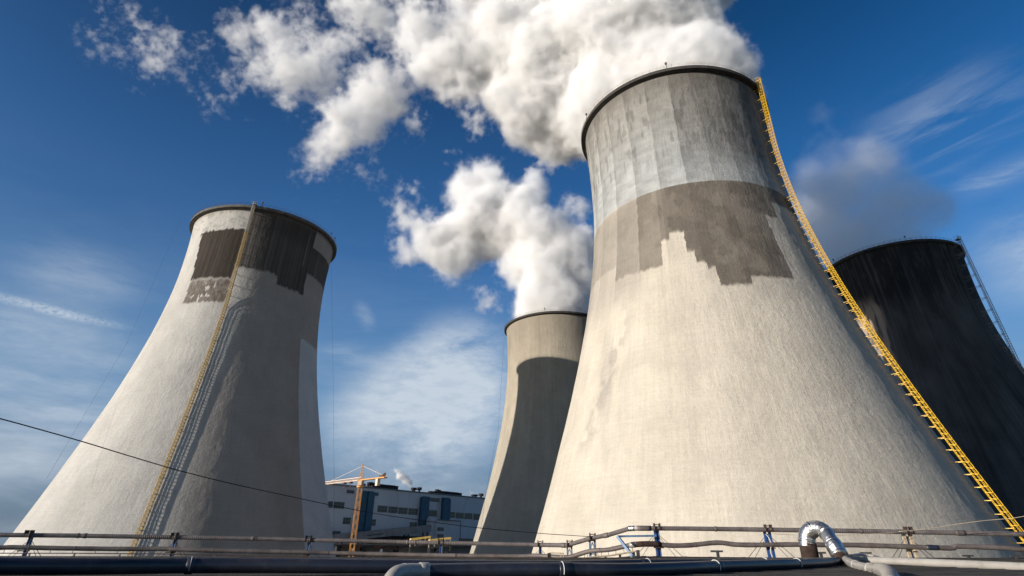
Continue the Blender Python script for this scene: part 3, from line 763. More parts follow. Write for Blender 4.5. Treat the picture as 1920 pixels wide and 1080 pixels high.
def duct(x0, x1, ytop, ybot, dep=2.2, bend=None, name='duct'):
    s0, _ = wall(*Z3(x0, (ytop + ybot) / 2)); s1, _ = wall(*Z3(x1, (ytop + ybot) / 2)); _, z1 = wall(*Z3((x0 + x1) / 2, ytop)); _, z0 = wall(*Z3((x0 + x1) / 2, ybot))
    m = MB(); n = 8; prof = [(s0, z0)]
    r_ = min(2.2, (s1 - s0) * .4)
    prof += [(s0, z1 - .1)] if bend != 'L' else [(s0 + r_ - r_ * math.cos(a), z1 - r_ + r_ * math.sin(a)) for a in np.linspace(0, math.pi / 2, 6)]
    prof += [(s1, z1 - .1)] if bend != 'R' else [(s1 - r_ + r_ * math.sin(a), z1 - r_ + r_ * math.cos(a)) for a in np.linspace(0, math.pi / 2, 6)]
    prof += [(s1, z0)]; k = len(prof)
    vs = [A0 + wd * s + wn * d + Vector((0, 0, z)) for d in (.25, dep) for s, z in prof]
    m.add(vs, [tuple(range(k)), tuple(reversed(range(k, 2 * k)))] + [(i, i + k, (i + 1) % k + k, (i + 1) % k) for i in range(k)])
    for z in np.arange(z0 + 1, z1 - r_, 1.6): wbox(m, s0 - .06, s1 + .06, z, z + .14, .3, dep + .07)
    m.build(name, M['duct'], plant)


duct(437, 482, 372, 720, 2.0); duct(487, 541, 376, 720, 2.6, 'R'); duct(947, 1012, 415, 665, 2.6, 'L'); duct(1132, 1195, 425, 610, 2.6, 'R')

# annex in front of the hall
AO = 9.0
s0, _ = wall(*Z3(1095, 690), AO); s1, _ = wall(*Z3(1290, 690), AO); _, zt = wall(*Z3(1190, 618), AO)
m = MB(); wbox(m, s0, s1, 0, zt, .3, AO)
ax = m.build('annex', M['clad2'], plant)
s00, _ = wall(*Z3(1045, 650), AO - 2); m = MB(); wbox(m, s00, s0 - .05, 0, zt + 1.0, .3, AO - 2); m.build('annex', M['clad2'], plant)
m = MB(); q0 = A0 + wd * s0 + wn * (AO + .5); q1 = A0 + wd * (s1 + .8) + wn * (AO + .5)
m.tube([q0 + Vector((0, 0, zt + .3)), q1 + Vector((0, 0, zt + .1)), q1 + Vector((0, 0, zt - 1.5)), q1 + Vector((0, 0, 4))], .35, 6); m.build('wall_pipe', M['mullion'], plant)
window(1103, 676, 1158, 704, AO, plant, 2); window(1103, 734, 1158, 760, AO, plant, 2)

# roof plant: cooling drums and mushroom vents
for (x0, x1, y0, y1) in [(565, 625, 320, 350), (612, 780, 318, 368), (1130, 1318, 372, 420)]:
    s0, z0 = wall(*Z3(x0, y1), -6); s1, _ = wall(*Z3(x1, y1), -6); _, z1 = wall(*Z3((x0 + x1) / 2, y0), -6)
    c = A0 + wd * ((s0 + s1) / 2) + wn * (-12); w_ = (s1 - s0) / 2; h_ = z1 - BH - 1
    m = MB(); m.box((c.x, c.y, BH + 1 + h_ * .4), (2 * w_, 9, h_ * .8), wang); m.box((c.x, c.y, BH + 1 + h_ * .85), (2 * w_ + .5, 9.5, h_ * .12), wang)
    for i in range(12):
        e = c + wd * (-w_ + 2 * w_ * (i + .5) / 12) + wn * 4.6; m.box((e.x, e.y, BH + 1 + h_ * .4), (.2, .25, h_ * .8), wang)
    m.box((c.x, c.y, BH + 1 + h_ * .96), (2 * w_ * .8, 7, h_ * .1), wang)
    m.build('roof_unit', M['dark'], plant)
for (xc, y0, y1, w) in [(478, 312, 345, 26), (517, 300, 345, 24), (535, 298, 347, 26), (555, 302, 348, 24), (892, 342, 385, 28), (908, 342, 384, 26), (947, 339, 385, 32), (1040, 370, 392, 32), (1077, 370, 400, 30), (1096, 355, 402, 28), (1112, 360, 402, 28), (1402, 395, 428, 24), (1425, 395, 430, 24), (1469, 387, 430, 30)]:
    s_, _ = wall(*Z3(xc, y1), -3); _, z1 = wall(*Z3(xc, y0), -3); sa, _ = wall(*Z3(xc - w / 2, y1), -3); sb, _ = wall(*Z3(xc + w / 2, y1), -3)
    c = A0 + wd * s_ + wn * (-3); rr = (sb - sa) / 2; m = MB(); H_ = z1 - BH
    m.lathe((c.x, c.y, BH), [(0, .6), (rr * .4, .6), (rr * .4, H_ * .58), (rr, H_ * .55), (rr, H_ * .95), (rr * .85, H_), (0, H_)], 10)
    m.build('roof_vent', M['dark'], plant)

# inclined conveyor gallery
gal = thing('conveyor_gallery', 'grey inclined conveyor gallery rising to the right before the plant hall', 'conveyor')
OF = 14.0
def wp(x, y, off): s, z = wall(*Z3(x, y), off); p = A0 + wd * s + wn * off; p.z = z; return p
a_, b_ = wp(225, 745, OF), wp(1055, 655, OF); c_, d_ = wp(225, 810, OF), wp(1055, 712, OF)
m = MB(); q = [a_, b_, d_, c_]; q2 = [p - wn * 5 for p in q]; m.add(q + q2, [(3, 2, 1, 0), (4, 5, 6, 7), (0, 1, 5, 4), (1, 2, 6, 5), (2, 3, 7, 6), (3, 0, 4, 7)])
for i in range(14):
    tt = i / 14; p = a_.lerp(b_, tt) + wn * .1; p2 = c_.lerp(d_, tt) + wn * .1; m.bar(p, p2, .18)
m.build('gallery_wall', M['mullion'] if False else mat('gallery_sheeting', (.20, .20, .205), .7, 0, var=.15, vscale=.2), gal)
m = MB(); q = [wp(512, 745, OF + .15), wp(648, 729, OF + .15), wp(648, 738, OF + .15), wp(512, 754, OF + .15)]; q2 = [p - wn * .12 for p in q]
m.add(q + q2, [(3, 2, 1, 0), (4, 5, 6, 7), (0, 1, 5, 4), (1, 2, 6, 5), (2, 3, 7, 6), (3, 0, 4, 7)]); m.build('window_strip', M['glass'], gal)
for x_ in (300, 480, 700, 860, 1020):
    yy = 810 - (x_ - 225) * .118; p = wp(x_, yy, OF); m = MB(); p0 = p.copy(); p0.z = 0
    m.bar(p0, p, .9); m.bar(p0 - wn * 4.5, p - wn * 4.5, .9); m.bar(p0 + Vector((0, 0, 3)), p - wn * 4.5, .4); m.build('trestle', M['dark'], gal)
m = MB(); q0, q1 = wp(760, 765, 6), wp(1055, 725, 6); s0, _ = wall(*Z3(560, 780), 6); s1, _ = wall(*Z3(1060, 780), 6); wbox(m, s0, s1, 0, q0.z + 1, .3, 6)  # dark block added to draw the shaded space under the gallery
tag(m.build('gallery_shade_block', M['dark']), 'dark block standing in for the shade under the conveyor gallery', 'building')

# low shed in front: dark columns with sagging brown trusses
shed = thing('loading_shed', 'grey flat shed with dark columns and brown trusses seen between the two pipes', 'shed')
OS = 60.0
s0, zt = wall(*Z3(225, 825), OS); s1, _ = wall(*Z3(1480, 825), OS)
m = MB(); wbox(m, s0, s1 + 20, zt - .4, zt + .3, OS - 10, OS); m.build('roof', M['mullion'], shed)
m = MB(); wbox(m, s0, s1 + 20, 0, zt - .5, OS - 9, OS - 8.6); m.build('wall', mat('shed_wall', (.24, .25, .26), .8, 0, var=.12, vscale=.1), shed)
for xc in (275, 487, 765, 1110):
    s_, _ = wall(*Z3(xc, 880), OS); m = MB(); wbox(m, s_ - 1.4, s_ + 1.4, 0, zt - .5, OS - 2, OS - .2); m.build('column', M['dark'], shed)
for (xa, xb) in ((290, 480), (560, 860)):
    p0, p1, p2, p3 = wp(xa, 835, OS + .3), wp(xb, 835, OS + .3), wp(xb - (xb - xa) * .3, 862, OS + .3), wp(xa + (xb - xa) * .3, 862, OS + .3)
    m = MB()
    for a, b in ((p0, p1), (p0, p3), (p3, p2), (p2, p1), (p3, (p0 + p1) / 2), (p2, (p0 + p1) / 2)): m.bar(a, b, .6)
    m.build('truss', M['brown'], shed)
for xc, yc in ((397, 870), (632, 876)):
    p = wp(xc, yc, OS + 2); m = MB(); m.box(tuple(p), (1.6, .5, 1.3), wang); m.box((p.x, p.y, p.z - 1.2), (2.2, .8, .9), wang)
    m.bar((p.x, p.y, 0), (p.x, p.y, p.z - 1.6), .25)
    tag(m.build('floodlight', M['white']), 'white box floodlight near the crane mast' if xc < 500 else 'white box floodlight under the brown truss', 'light', 'floodlights at the loading shed')

# ------------------------------------------------------------------ tower crane
cb0 = at(666, 1030, 325); cb0.z = 0
crane = thing('tower_crane', 'orange lattice tower crane between the patched tower and the plant hall', 'crane', tuple(cb0))
top = at(678, 903, 325).z; head = at(683, 876, 325).z


def lattice(m, A, B, w, nseg, bw=.16, d1=None, d2=None):
    ax_ = (B - A).normalized(); d1 = d1 or Vector((1, 0, 0)); d2 = d2 or Vector((0, 1, 0)); h = w / 2
    cs = [(d1 * a + d2 * b) * h for a, b in ((-1, -1), (1, -1), (1, 1), (-1, 1))]
    for c in cs: m.bar(A + c, B + c, bw * 1.5)
    for i in range(nseg):
        p, q = A.lerp(B, i / nseg), A.lerp(B, (i + 1) / nseg)
        for k in range(4):
            c, e = cs[k], cs[(k + 1) % 4]
            if (i + k) % 2: m.bar(p + c, q + e, bw * .9)
            else: m.bar(p + e, q + c, bw * .9)
            if i % 2 == 0: m.bar(p + c, p + e, bw * .8)


m = MB(); lattice(m, cb0.copy(), Vector((cb0.x, cb0.y, top - 3)), 2.1, 20, .11); m.build('mast', M['crane'], crane)
hb = Vector((cb0.x, cb0.y, top)); jl = at(617, 909, 347) - at(680, 899, 325); jl.z = 0; jd = jl.normalized(); jn = Vector((-jd.y, jd.x, 0))
m = MB(); m.box((hb.x, hb.y, top - 1.6), (3.0, 3.0, 3.4)); m.lathe((hb.x, hb.y, top - 3.6), [(0, 0), (1.9, 0), (1.9, .6), (0, .6)], 14); m.build('slewing_unit', M['crane'], crane)
m = MB(); c = hb - jd * 2.2 + jn * 1.8; m.box((c.x, c.y, top - 1.6), (1.8, 1.8, 2.2)); m.build('cab', M['craneb'], crane)
m = MB()
for a, b in ((-1, -1), (1, -1), (1, 1), (-1, 1)): m.bar(hb + Vector((a, b, 0)), Vector((hb.x + a * .25, hb.y + b * .25, head)), .2)
for i in range(1, 6):
    z_ = top + (head - top) * i / 6; k_ = 1 - .75 * i / 6
    P4_ = [Vector((hb.x + a * k_, hb.y + b * k_, z_)) for a, b in ((-1, -1), (1, -1), (1, 1), (-1, 1))]
    for j in range(4): m.bar(P4_[j], P4_[(j + 1) % 4], .12)
m.box((hb.x, hb.y, head + .4), (.9, .9, 1.0)); m.build('tower_head', M['crane'], crane)
m = MB(); JE = hb + jd * 46 + Vector((0, 0, 0)); up = Vector((0, 0, 1))
for s_ in (-.7, .7): m.bar(hb + jn * s_, JE + jn * s_, .26)
m.bar(hb + up * 1.5, JE + up * 1.2, .26)
for i in range(30):
    p, q = hb.lerp(JE, i / 30), hb.lerp(JE, (i + 1) / 30); mid = (p + q) / 2 + up * 1.4
    for s_ in (-.7, .7): m.bar(p + jn * s_, mid, .13); m.bar(mid, q + jn * s_, .13)
    m.bar(p + jn * .7, p - jn * .7, .12)
m.build('jib', M['craneb'], crane)
m = MB(); CE = at(727, 893, 310); CE = hb - jd * (CE - hb).length; 
for s_ in (-.8, .8): m.bar(hb + jn * s_, CE + jn * s_, .55)
for i in range(9):
    p = hb.lerp(CE, i / 8); m.bar(p + jn * .8, p - jn * .8, .25)
m.build('counter_jib', M['crane'], crane)
m = MB(); c = hb.lerp(CE, .70); m.box((c.x, c.y, c.z - 1.9), (1.8, 1.8, 3.4), math.atan2(jd.y, jd.x)); m.build('counterweight', M['craneb'], crane)
m = MB(); c = hb.lerp(CE, .85); m.box((c.x, c.y, c.z + .8), (3.2, 1.6, 1.4), math.atan2(jd.y, jd.x)); m.box((c.x - 2 * jd.x, c.y - 2 * jd.y, c.z + 1.1), (1.0, 1.0, 2.2)); m.build('winch', M['brown'], crane)
m = MB(); hd = Vector((hb.x, hb.y, head)); m.bar(hd, hb + jd * 30 + up * 1.3, .13); m.build('tie_bar', M['craneb'], crane)
m = MB(); m.bar(hd, CE + up * .3, .14); m.build('tie_bar', M['craneb'], crane)
for tt in (9.5, 15.5):
    c = hb + jd * tt; m = MB(); m.box((c.x, c.y, c.z - .6), (2.2, 1.6, .8), math.atan2(jd.y, jd.x)); m.bar(c, c - up * 4.5, .16); m.box((c.x, c.y, c.z - 3), (.6, .6, 1)); m.build('trolley', M['brown'], crane)

# yellow railed walkway sections in the sun
for (q0, q1, lab) in (((775, 1013.5), (812, 1008.3), 'left one of two sunlit yellow rails behind the ribbed pipe'), ((810, 1015), (850, 1010), 'right one of two sunlit yellow rails behind the ribbed pipe')):
    a_, b_ = at(*q0, 120), at(*q1, 128); y_ = thing('walkway_railing', lab, 'railing', (a_.x, a_.y, 0), 'sunlit yellow rails')
    m = MB(); m.bar(a_, b_, .34); m.bar(a_ - Vector((0, 0, .6)), b_ - Vector((0, 0, .6)), .12); m.build('handrail', M['plankyellow'], y_)
    for i in range(5):
        p = a_.lerp(b_, i / 4); m = MB(); m.bar(p - Vector((0, 0, 1.15)), p, .12); m.build('post', M['cream'], y_)
    dn = Vector((0, 0, 1.25)); m = MB(); m.bar(a_ - dn, b_ - dn, .30)
    m.bar((a_.x, a_.y, 0), a_ - dn, .35); m.bar((b_.x, b_.y, 0), b_ - dn, .35); m.build('deck', M['dark'], y_)

# ------------------------------------------------------------------ roof we stand on
RZ = HC - .57
rb = thing('flat_roofed_building', 'dark bitumen flat roof in the foreground under the pipes', 'building', (0, 0, 0))
el_, er_ = Vector((-80, 19, 0)), Vector((80, 60, 0))
def edge(x_): return 19 + (x_ + 80) * 41 / 160.
m = MB(); rows = 60
n1, n2 = 90, 60; vs = []
rng = random.Random(4)
for j in range(n2 + 1):
    for i in range(n1 + 1):
        x_ = -80 + 160 * i / n1; yy = -12 + (edge(x_) - .15 + 12) * j / n2
        vs.append((x_, yy, RZ + rng.uniform(-.008, .008) - .0))
m.add(vs, [(j * (n1 + 1) + i, j * (n1 + 1) + i + 1, (j + 1) * (n1 + 1) + i + 1, (j + 1) * (n1 + 1) + i) for j in range(n2) for i in range(n1)])
m.build('roof_deck', M['roof'], rb, smooth=True)
m = MB()
for i in range(0, 40):                                 # lapped felt strips
    y_ = 2.0 + i * 1.05; m.box((0, y_, RZ + .012), (90, .10, .014), .13 + rng.uniform(-.01, .01))
m.build('felt_seam', M['roof'], rb)
m = MB(); m.add([(-80, -12, RZ - .06), (80, -12, RZ - .06), (80, 60, RZ - .06), (-80, 19, RZ - .06), (-80, -12, 0), (80, -12, 0), (80, 60, 0), (-80, 19, 0)], [(0, 1, 2, 3), (7, 6, 5, 4), (0, 4, 5, 1), (1, 5, 6, 2), (2, 6, 7, 3), (3, 7, 4, 0)])
m.build('wall', M['clad2'], rb)
ea = math.atan2(41, 160); m = MB()
for i in range(54):
    x_ = -79 + i * 3; m.box((x_ + .0, edge(x_) - .04, RZ - .02), (2.98 / math.cos(ea), .22, .16), ea)
m.build('edge_flashing', M['flash'], rb)

# ------------------------------------------------------------------ pipe rack beyond the roof
def yrack(u):                 # distance of the rack
    return float(np.interp(u, [-150, 300, 700, 1000, 1200, 2000], [54, 60, 64, 62, 56, 53]))
up_px = [(-120, 1012), (0, 1012), (150, 1012), (325, 1013.3), (480, 1014.3), (590, 1016), (750, 1018), (900, 1019.7), (1000, 1021), (1069, 1021.5), (1113, 1008), (1147, 1001), (1186, 988.8), (1200, 988.2), (1300, 988), (1400, 988.4), (1600, 989.5), (1700, 990.3), (1800, 991.3), (1920, 992.7), (2050, 994.5)]
lo_px = [(-120, 1037), (0, 1036), (33, 1035), (133, 1036), (250, 1036), (317, 1035), (340, 1036), (467, 1038), (583, 1039), (625, 1040), (767, 1042), (917, 1043), (980, 1043), (1013, 1041.5), (1063, 1044), (1080, 1041.7), (1113, 1031.7), (1147, 1029), (1187, 1020), (1205, 1017.8), (1230, 1017.2), (1263, 1020), (1300, 1019), (1350, 1013.8), (1383, 1017), (1417, 1017.5), (1460, 1016.6), (1500, 1016), (1583, 1016), (1610, 1016), (1683, 1017.5), (1783, 1020), (1795, 1018), (1806, 1016.5), (1892, 1018.7), (1920, 1021), (2050, 1024)]


def resample(P, step):
    out = [P[0]]
    for a, b in zip(P[:-1], P[1:]):
        n = max(1, int((b - a).length / step))
        for i in range(1, n + 1): out.append(a.lerp(b, i / n))
    return out


up_w = [at(u, v, yrack(u)) for u, v in up_px]; lo_w = [at(u, v, yrack(u) - .1) for u, v in lo_px]
upT = thing('ribbed_pipe', 'upper ribbed grey brown pipe of the rack, bending up beside the cream tower', 'pipe', tuple(up_w[0]))
m = MB(); R_ = resample(up_w, .085); m.tube(R_, [.195 if i % 2 else .172 for i in range(len(R_))], 10); m.build('lagged_tube', M['lagging'], upT, smooth=False)
def ucoll(T, px, u0, u1, r, mt, nm='joint_band', yoff=0, label=None):
    us = [p[0] for p in px]; vs_ = [p[1] for p in px]; m = MB()
    m.tube([at(u, float(np.interp(u, us, vs_)), yrack(u) - yoff) for u in np.linspace(u0, u1, 5)], r, 12); return m.build(nm, mt, T, smooth=True, label=label)
ucoll(upT, up_px, 1184, 1196, .222, M['foil'], label='bright bare metal joint at the upper bend'); ucoll(upT, up_px, 1196, 1212, .205, M['greysteel'])
for u0, w_ in ((165, 6), (152, 3), (480, 5), (486, 1.5), (770, 3), (785, 2), (1062, 8), (1110, 6), (1142, 8), (1213, 25), (1347, 3), (1620, 2), (1805, 18)): ucoll(upT, up_px, u0 - w_ / 2, u0 + w_ / 2, .212, M['lagging2'])
loT = thing('smooth_pipe', 'lower smooth brown pipe of the rack, sagging between the blue posts', 'pipe', tuple(lo_w[0]))
m = MB(); Ls = resample(smoothpath(lo_w, 4), .6); m.tube(Ls, [.19 + .006 * math.sin(i * 1.7) for i in range(len(Ls))], 14); m.build('lagged_tube', M['lagging2'], loT, smooth=True)
ucoll(loT, lo_px, 1187, 1197, .235, M['greypvc'], yoff=.1, label='bare grey joint'); ucoll(loT, lo_px, 1198, 1245, .225, M['rust'], yoff=.1); ucoll(loT, lo_px, 1742, 1765, .20, M['pvc'], yoff=.1)
for u0 in (60, 147, 231, 300, 380, 405, 430, 455, 480, 505, 530, 560, 620, 660, 760, 860, 900, 1155, 1310, 1420, 1470, 1620, 1850): ucoll(loT, lo_px, u0 - .8, u0 + .8, .203, M['lagging'], yoff=.1)


def pv(px, u): return float(np.interp(u, [p[0] for p in px], [p[1] for p in px]))


PG = 'blue posts carrying the two pipes'
posts = [(57, .26, 1, 'blue', 'leftmost blue pipe post, at the far left of the rack'), (331, .26, 1, 'blue', 'blue pipe post in front of the ladder shadow of the patched tower'),
         (583, .24, 1, 'blue', 'blue pipe post at the right edge of the patched tower'), (832, .24, 1, 'blue', 'bright blue pipe post in front of the plant hall'),
         (1019, .26, 1, 'blue', 'short blue pipe post at the left foot of the cream tower'), (1074, .15, 2, 'paleblue', 'low pale blue frame post where the upper pipe starts to climb'),
         (1117, .17, 2, 'paleblue', 'pale blue frame post halfway up the climbing pipe'), (1238, .40, 1, 'blue', 'thick blue post at the top of the climbing pipe'),
         (1447, .20, 2, 'blue', 'twin blue post with white cable left of the silver duct'), (1711, .20, 2, 'cream', 'cream and blue twin post right of the silver duct')]
for (u, w_, n_, mk, lab) in posts:
    yb = yrack(u); v0 = pv(up_px, u) + 4; T0 = at(u, v0, yb); pst = thing('pipe_support', lab, 'pipe support', (T0.x, T0.y, 0), PG)
    if n_ == 1:
        m = MB(); H_ = T0.z
        for a in (-w_ * .36, w_ * .36): m.box((T0.x + a, T0.y + .45, H_ / 2), (w_ * .30, w_ * 1.0, H_))
        m.box((T0.x, T0.y + .45, H_ / 2), (w_ * .5, .06, H_)); m.build('post', M[mk], pst)
        m = MB(); m.box((T0.x + w_ * .40, T0.y + .45 - w_ * .52, H_ / 2), (.05, .02, H_ - .2)); m.build('cable_strip', M['paleblue'], pst)
    else:
        sp = {1074: .40, 1117: .46, 1447: .42, 1711: .58}[u]
        for sg in (-1, 1):
            m = MB(); m.box((T0.x + sg * sp / 2, T0.y + .45, T0.z / 2), (w_ * (1.2 if mk == 'cream' else 1), w_, T0.z)); m.build('post', M[mk], pst)
        if mk == 'cream' or u == 1447:
            m = MB(); m.box((T0.x, T0.y + .6, T0.z / 2), (sp * .35, .1, T0.z - .3)); m.build('inner_post', M['blue'], pst)
        else:
            m = MB(); m.box((T0.x, T0.y + .45, T0.z + .0), (sp + w_, w_, w_)); m.box((T0.x, T0.y + .45, T0.z - 1.6), (sp + w_, w_, w_)); m.build('crossbar', M[mk], pst)
    m = MB(); m.box((T0.x, T0.y + .2, T0.z + .06), (.55, .8, .14)); m.box((T0.x - .24, T0.y, T0.z + .32), (.07, .5, .5)); m.box((T0.x + .24, T0.y, T0.z + .32), (.07, .5, .5)); m.tube([(T0.x + .27 * math.cos(a), T0.y, T0.z + .23 + .24 * math.sin(a)) for a in np.linspace(0, math.pi, 9)], .035, 5); m.build('pipe_saddle', M['rust'], pst)
    zl = at(u, pv(lo_px, u), yb).z; m = MB(); m.box((T0.x, T0.y + .15, zl - .25), (w_ * 1.8, .9, .10)); m.build('bracket', M['rust'] if mk == 'blue' else M[mk], pst)
    m = MB()
    L_ = 3.2 if u not in (1074, 1117) else 1.3
    for sg in (-1, 1):
        m.bar((T0.x, T0.y + .5, T0.z - .15), (T0.x + sg * L_, T0.y + .5, T0.z - 3.0), .035); m.bar((T0.x, T0.y + .5, T0.z - .25), (T0.x + sg * L_ * .78, T0.y + .5, T0.z - 3.2), .03)
    m.build('brace_rod', M['darksteel'], pst)
    if u == 1447:
        m = MB(); m.tube(smoothpath([at(1441, 997, yb - .2), at(1447, 1004, yb - .2), at(1452, 1016, yb - .2), at(1450, 1028, yb - .2), at(1454, 1041, yb - .2)], 5), .03, 5); m.build('hanging_cable', M['white'], pst)

# pale blue bracket frame left of the thick post
fr = thing('bracket_frame', 'pale blue triangular frame reaching left from the thick blue post', 'frame', tuple(at(1163, 1004, 55)))
m = MB(); m.bar(at(1163, 1003.8, 55.6), at(1236, 1002, 55.8), .16); m.build('top_bar', M['paleblue'], fr)
m = MB(); m.bar(at(1163, 1003.8, 55.4), at(1192, 1040, 54.5), .22); a_ = at(1192, 1040, 54.5); m.bar(a_, (a_.x + .3, a_.y, 0), .22); m.build('diagonal_strut', M['paleblue'], fr)

# low conduit on short posts and the climbing conduit
cd = thing('conduit', 'thin dark conduit on short stubs just under the lower pipe', 'conduit', tuple(at(-100, 1046, 50)))
cpx = [(-120, 1046.8), (0, 1046.3), (150, 1045), (320, 1044.8), (420, 1046.2), (560, 1047), (700, 1049.5), (900, 1051.2), (1060, 1052)]
m = MB(); m.tube([at(u, v, 52) for u, v in cpx], .04, 6); m.build('tube', M['rust'], cd)
for u in (62, 146, 231, 408, 488, 640, 730, 880):
    p = at(u, pv(cpx, u), 52); m = MB(); m.bar(p, (p.x, p.y, p.z - 1.6), .10); m.bar((p.x, p.y, p.z - 1.6), (p.x, p.y, 0), .16); m.build('post', M['darksteel'], cd)
for u in (12, 55, 99, 141, 184, 225, 261, 300, 350, 386, 430, 466, 481, 545, 621, 700):
    p = at(u, pv(cpx, u), 52); m = MB(); m.bar(p, (p.x, p.y, at(u, pv(lo_px, u) + 3, 52).z), .035); m.build('hanger', M['darksteel'], cd)
cl = thing('climbing_conduit', 'rusty beige conduit climbing on stubs below the sloping pipes', 'conduit', tuple(at(1080, 1051, 52)))
kpx = [(1080, 1051), (1100, 1046.5), (1120, 1042.3), (1150, 1040), (1175, 1035.5), (1201, 1030.5)]
m = MB(); m.tube([at(u, v, 52) for u, v in kpx], .07, 6); m.build('tube', M['cream'], cl)
for u in (1097.5, 1141, 1168, 1194):
    p = at(u, pv(kpx, u), 52.2); m = MB(); m.bar(p, (p.x, p.y, 0), .16); m.build('post', M['darksteel'], cl)
for u in (1102, 1134, 1147, 1161, 1176, 1192):
    p = at(u, pv(kpx, u), 52); m = MB(); m.bar(p, (p.x, p.y, at(u, pv(lo_px, u) + 3, 52).z), .035); m.build('hanger', M['darksteel'], cl)
m = MB(); p = at(1201.5, 1029, 52); m.bar((p.x, p.y, 0), p, .24); tag(m.build('stub_post', M['darksteel']), 'stout dark stub post at the end of the rusty climbing conduit', 'post')

# small access rail
ar = thing('access_railing', 'small rusty beige access railing by the low end of the pipes', 'railing', tuple(at(1035, 1052, 53)))
m = MB(); m.bar(at(1035, 1036, 53), at(1062, 1036.5, 53), .08); m.bar(at(1035, 1043.5, 53), at(1062, 1044.5, 53), .06); m.build('handrail', M['cream'], ar)
for u, mk in ((1034.5, 'rust'), (1038, 'cream'), (1057, 'cream'), (1062, 'cream')):
    p = at(u, 1036.3, 53); m = MB(); m.bar((p.x, p.y, 0), p, .09 if mk == 'cream' else .2); m.build('post', M[mk], ar)

# T shaped roof brackets on the roof edge
tb = [(1349.5, 1030, 'T-shaped roof bracket right of the thick blue post'), (1543, 1031, 'T-shaped roof bracket half hidden behind the silver duct'), (1629, 1030.5, 'T-shaped roof bracket just right of the silver duct'), (1820.5, 1034, 'T-shaped roof bracket under the lower pipe, right of the cream posts'), (1909, 1034, 'T-shaped roof bracket at the right edge of the picture')]
for u, v, lab in tb:
    x_ = ray(u, v).x / ray(u, v).y; yy = (19 + 80 * 41 / 160) / (1 - x_ * 41 / 160) - .5; p = at(u, v, yy)
    o = thing('roof_bracket', lab, 'bracket', (p.x, p.y, RZ), 'T-shaped brackets along the roof edge')
    m = MB(); m.box((p.x, p.y, p.z), (.80, .14, .11)); m.build('crossbar', M['darksteel'], o); m = MB(); m.box((p.x + .05, p.y, (p.z - .05 + RZ) / 2), (.17, .13, p.z - .05 - RZ)); m.build('stem', M['darksteel'], o)

# brown lagged pipe lying along the roof edge
bx = [(1112, 1053, 43), (1140, 1050.5, 44), (1165, 1047.5, 45), (1188, 1045, 46), (1240, 1044.6, 47.5), (1400, 1044.6, 50), (1560, 1044.6, 52)]
bp_ = thing('edge_pipe', 'brown lagged pipe lying along the roof edge below the blue posts', 'pipe', tuple(at(*bx[0])))
P_ = resample([at(*q) for q in bx], .5); m = MB(); m.tube(P_, .15, 10); m.build('lagged_tube', M['flash'], bp_, smooth=True)
for u0, mk in ((1190, 'greypvc'), (1213, 'rust'), (1235, 'rust'), (1290, 'lagging'), (1340, 'rust'), (1400, 'lagging')):
    m = MB(); m.tube([at(u, 1044.6, float(np.interp(u, [q[0] for q in bx], [q[2] for q in bx]))) for u in (u0 - 4, u0 + 4)], .165, 10); m.build('joint_band', M[mk], bp_, smooth=True)


# ------------------------------------------------------------------ foreground pipes on the roof
def bigpipe(name, lab, px, r, mt, bands, sm_n=8, bandmat=None, clipr=.012, clips=()):
    T = thing(name, lab, 'pipe', tuple(at(*px[0])))
    P_ = smoothpath([at(*q) for q in px], sm_n); m = MB(); m.tube(P_, r, 28); m.build('tube', mt, T, smooth=True)
    us = [q[0] for q in px]
    for (u0, w_, rr) in bands:
        j = min(range(len(P_)), key=lambda i: abs(u_of(P_[i]) - u0)); a = P_[max(0, j - 1)]; b = P_[min(len(P_) - 1, j + 1)]; d = (b - a).normalized(); m = MB()
        c = a + d * ((u0 - u_of(a)) / max(1e-3, (u_of(b) - u_of(a))) * (b - a).length)
        m.tube([c - d * w_ / 2, c - d * w_ * .45, c + d * w_ * .45, c + d * w_ / 2], [r + .002, r + rr, r + rr, r + .002], 28); m.build('socket', bandmat or mt, T, smooth=True)
    for (u0, w_) in clips:
        j = min(range(len(P_)), key=lambda i: abs(u_of(P_[i]) - u0)); a = P_[max(0, j - 1)]; b = P_[min(len(P_) - 1, j + 1)]; d = (b - a).normalized(); c = P_[j]; m = MB()
        s_ = d.cross(Vector((0, 0, 1))).normalized(); up_ = Vector((0, 0, 1))
        m.tube([c + s_ * math.cos(a_) * (r + .012) + up_ * math.sin(a_) * (r + .012) for a_ in np.linspace(-.6, 2.6, 16)], w_, 6); m.build('clip', M['white'], T, smooth=True)
    return T


def u_of(p):
    q = p - Vector((0, 0, HC)); c, s = math.cos(PITCH), math.sin(PITCH); d = q.y * c + q.z * s; u_ = -q.y * s + q.z * c; a, b = q.x / d, u_ / d
    return 960 + FPX * (a * math.cos(ROLL) + b * math.sin(ROLL))


PA = [(-160, 1073, 11.2), (0, 1071, 12.0), (200, 1069, 12.9), (362, 1066, 13.8), (500, 1064.5, 14.3), (700, 1064, 14.8), (900, 1063.5, 15.6), (1080, 1061, 17.2), (1220, 1056.5, 18.6), (1440, 1052, 21.5), (1570, 1047, 25.5)]
bigpipe('drain_pipe', 'long dark blue plastic pipe running left, nearest the roof edge', PA, .145, M['pvc'], [(362, .16, .016), (1214, .3, .012), (1440, .3, .012)], clips=((357, .010), (1221, .010), (1443, .012)))
PB = [(735, 1098, 13.2), (741, 1086, 13.3), (752, 1077, 13.45), (772, 1073.5, 13.75), (800, 1073, 14.0), (880, 1070.5, 14.3), (980, 1068, 14.5), (1060, 1067.4, 14.7), (1180, 1067, 15.2), (1297, 1062, 16.6), (1347, 1059, 17.6), (1450, 1054.5, 19.8), (1507, 1052, 21.5), (1560, 1048.5, 25), (1582, 1045, 27.2)]
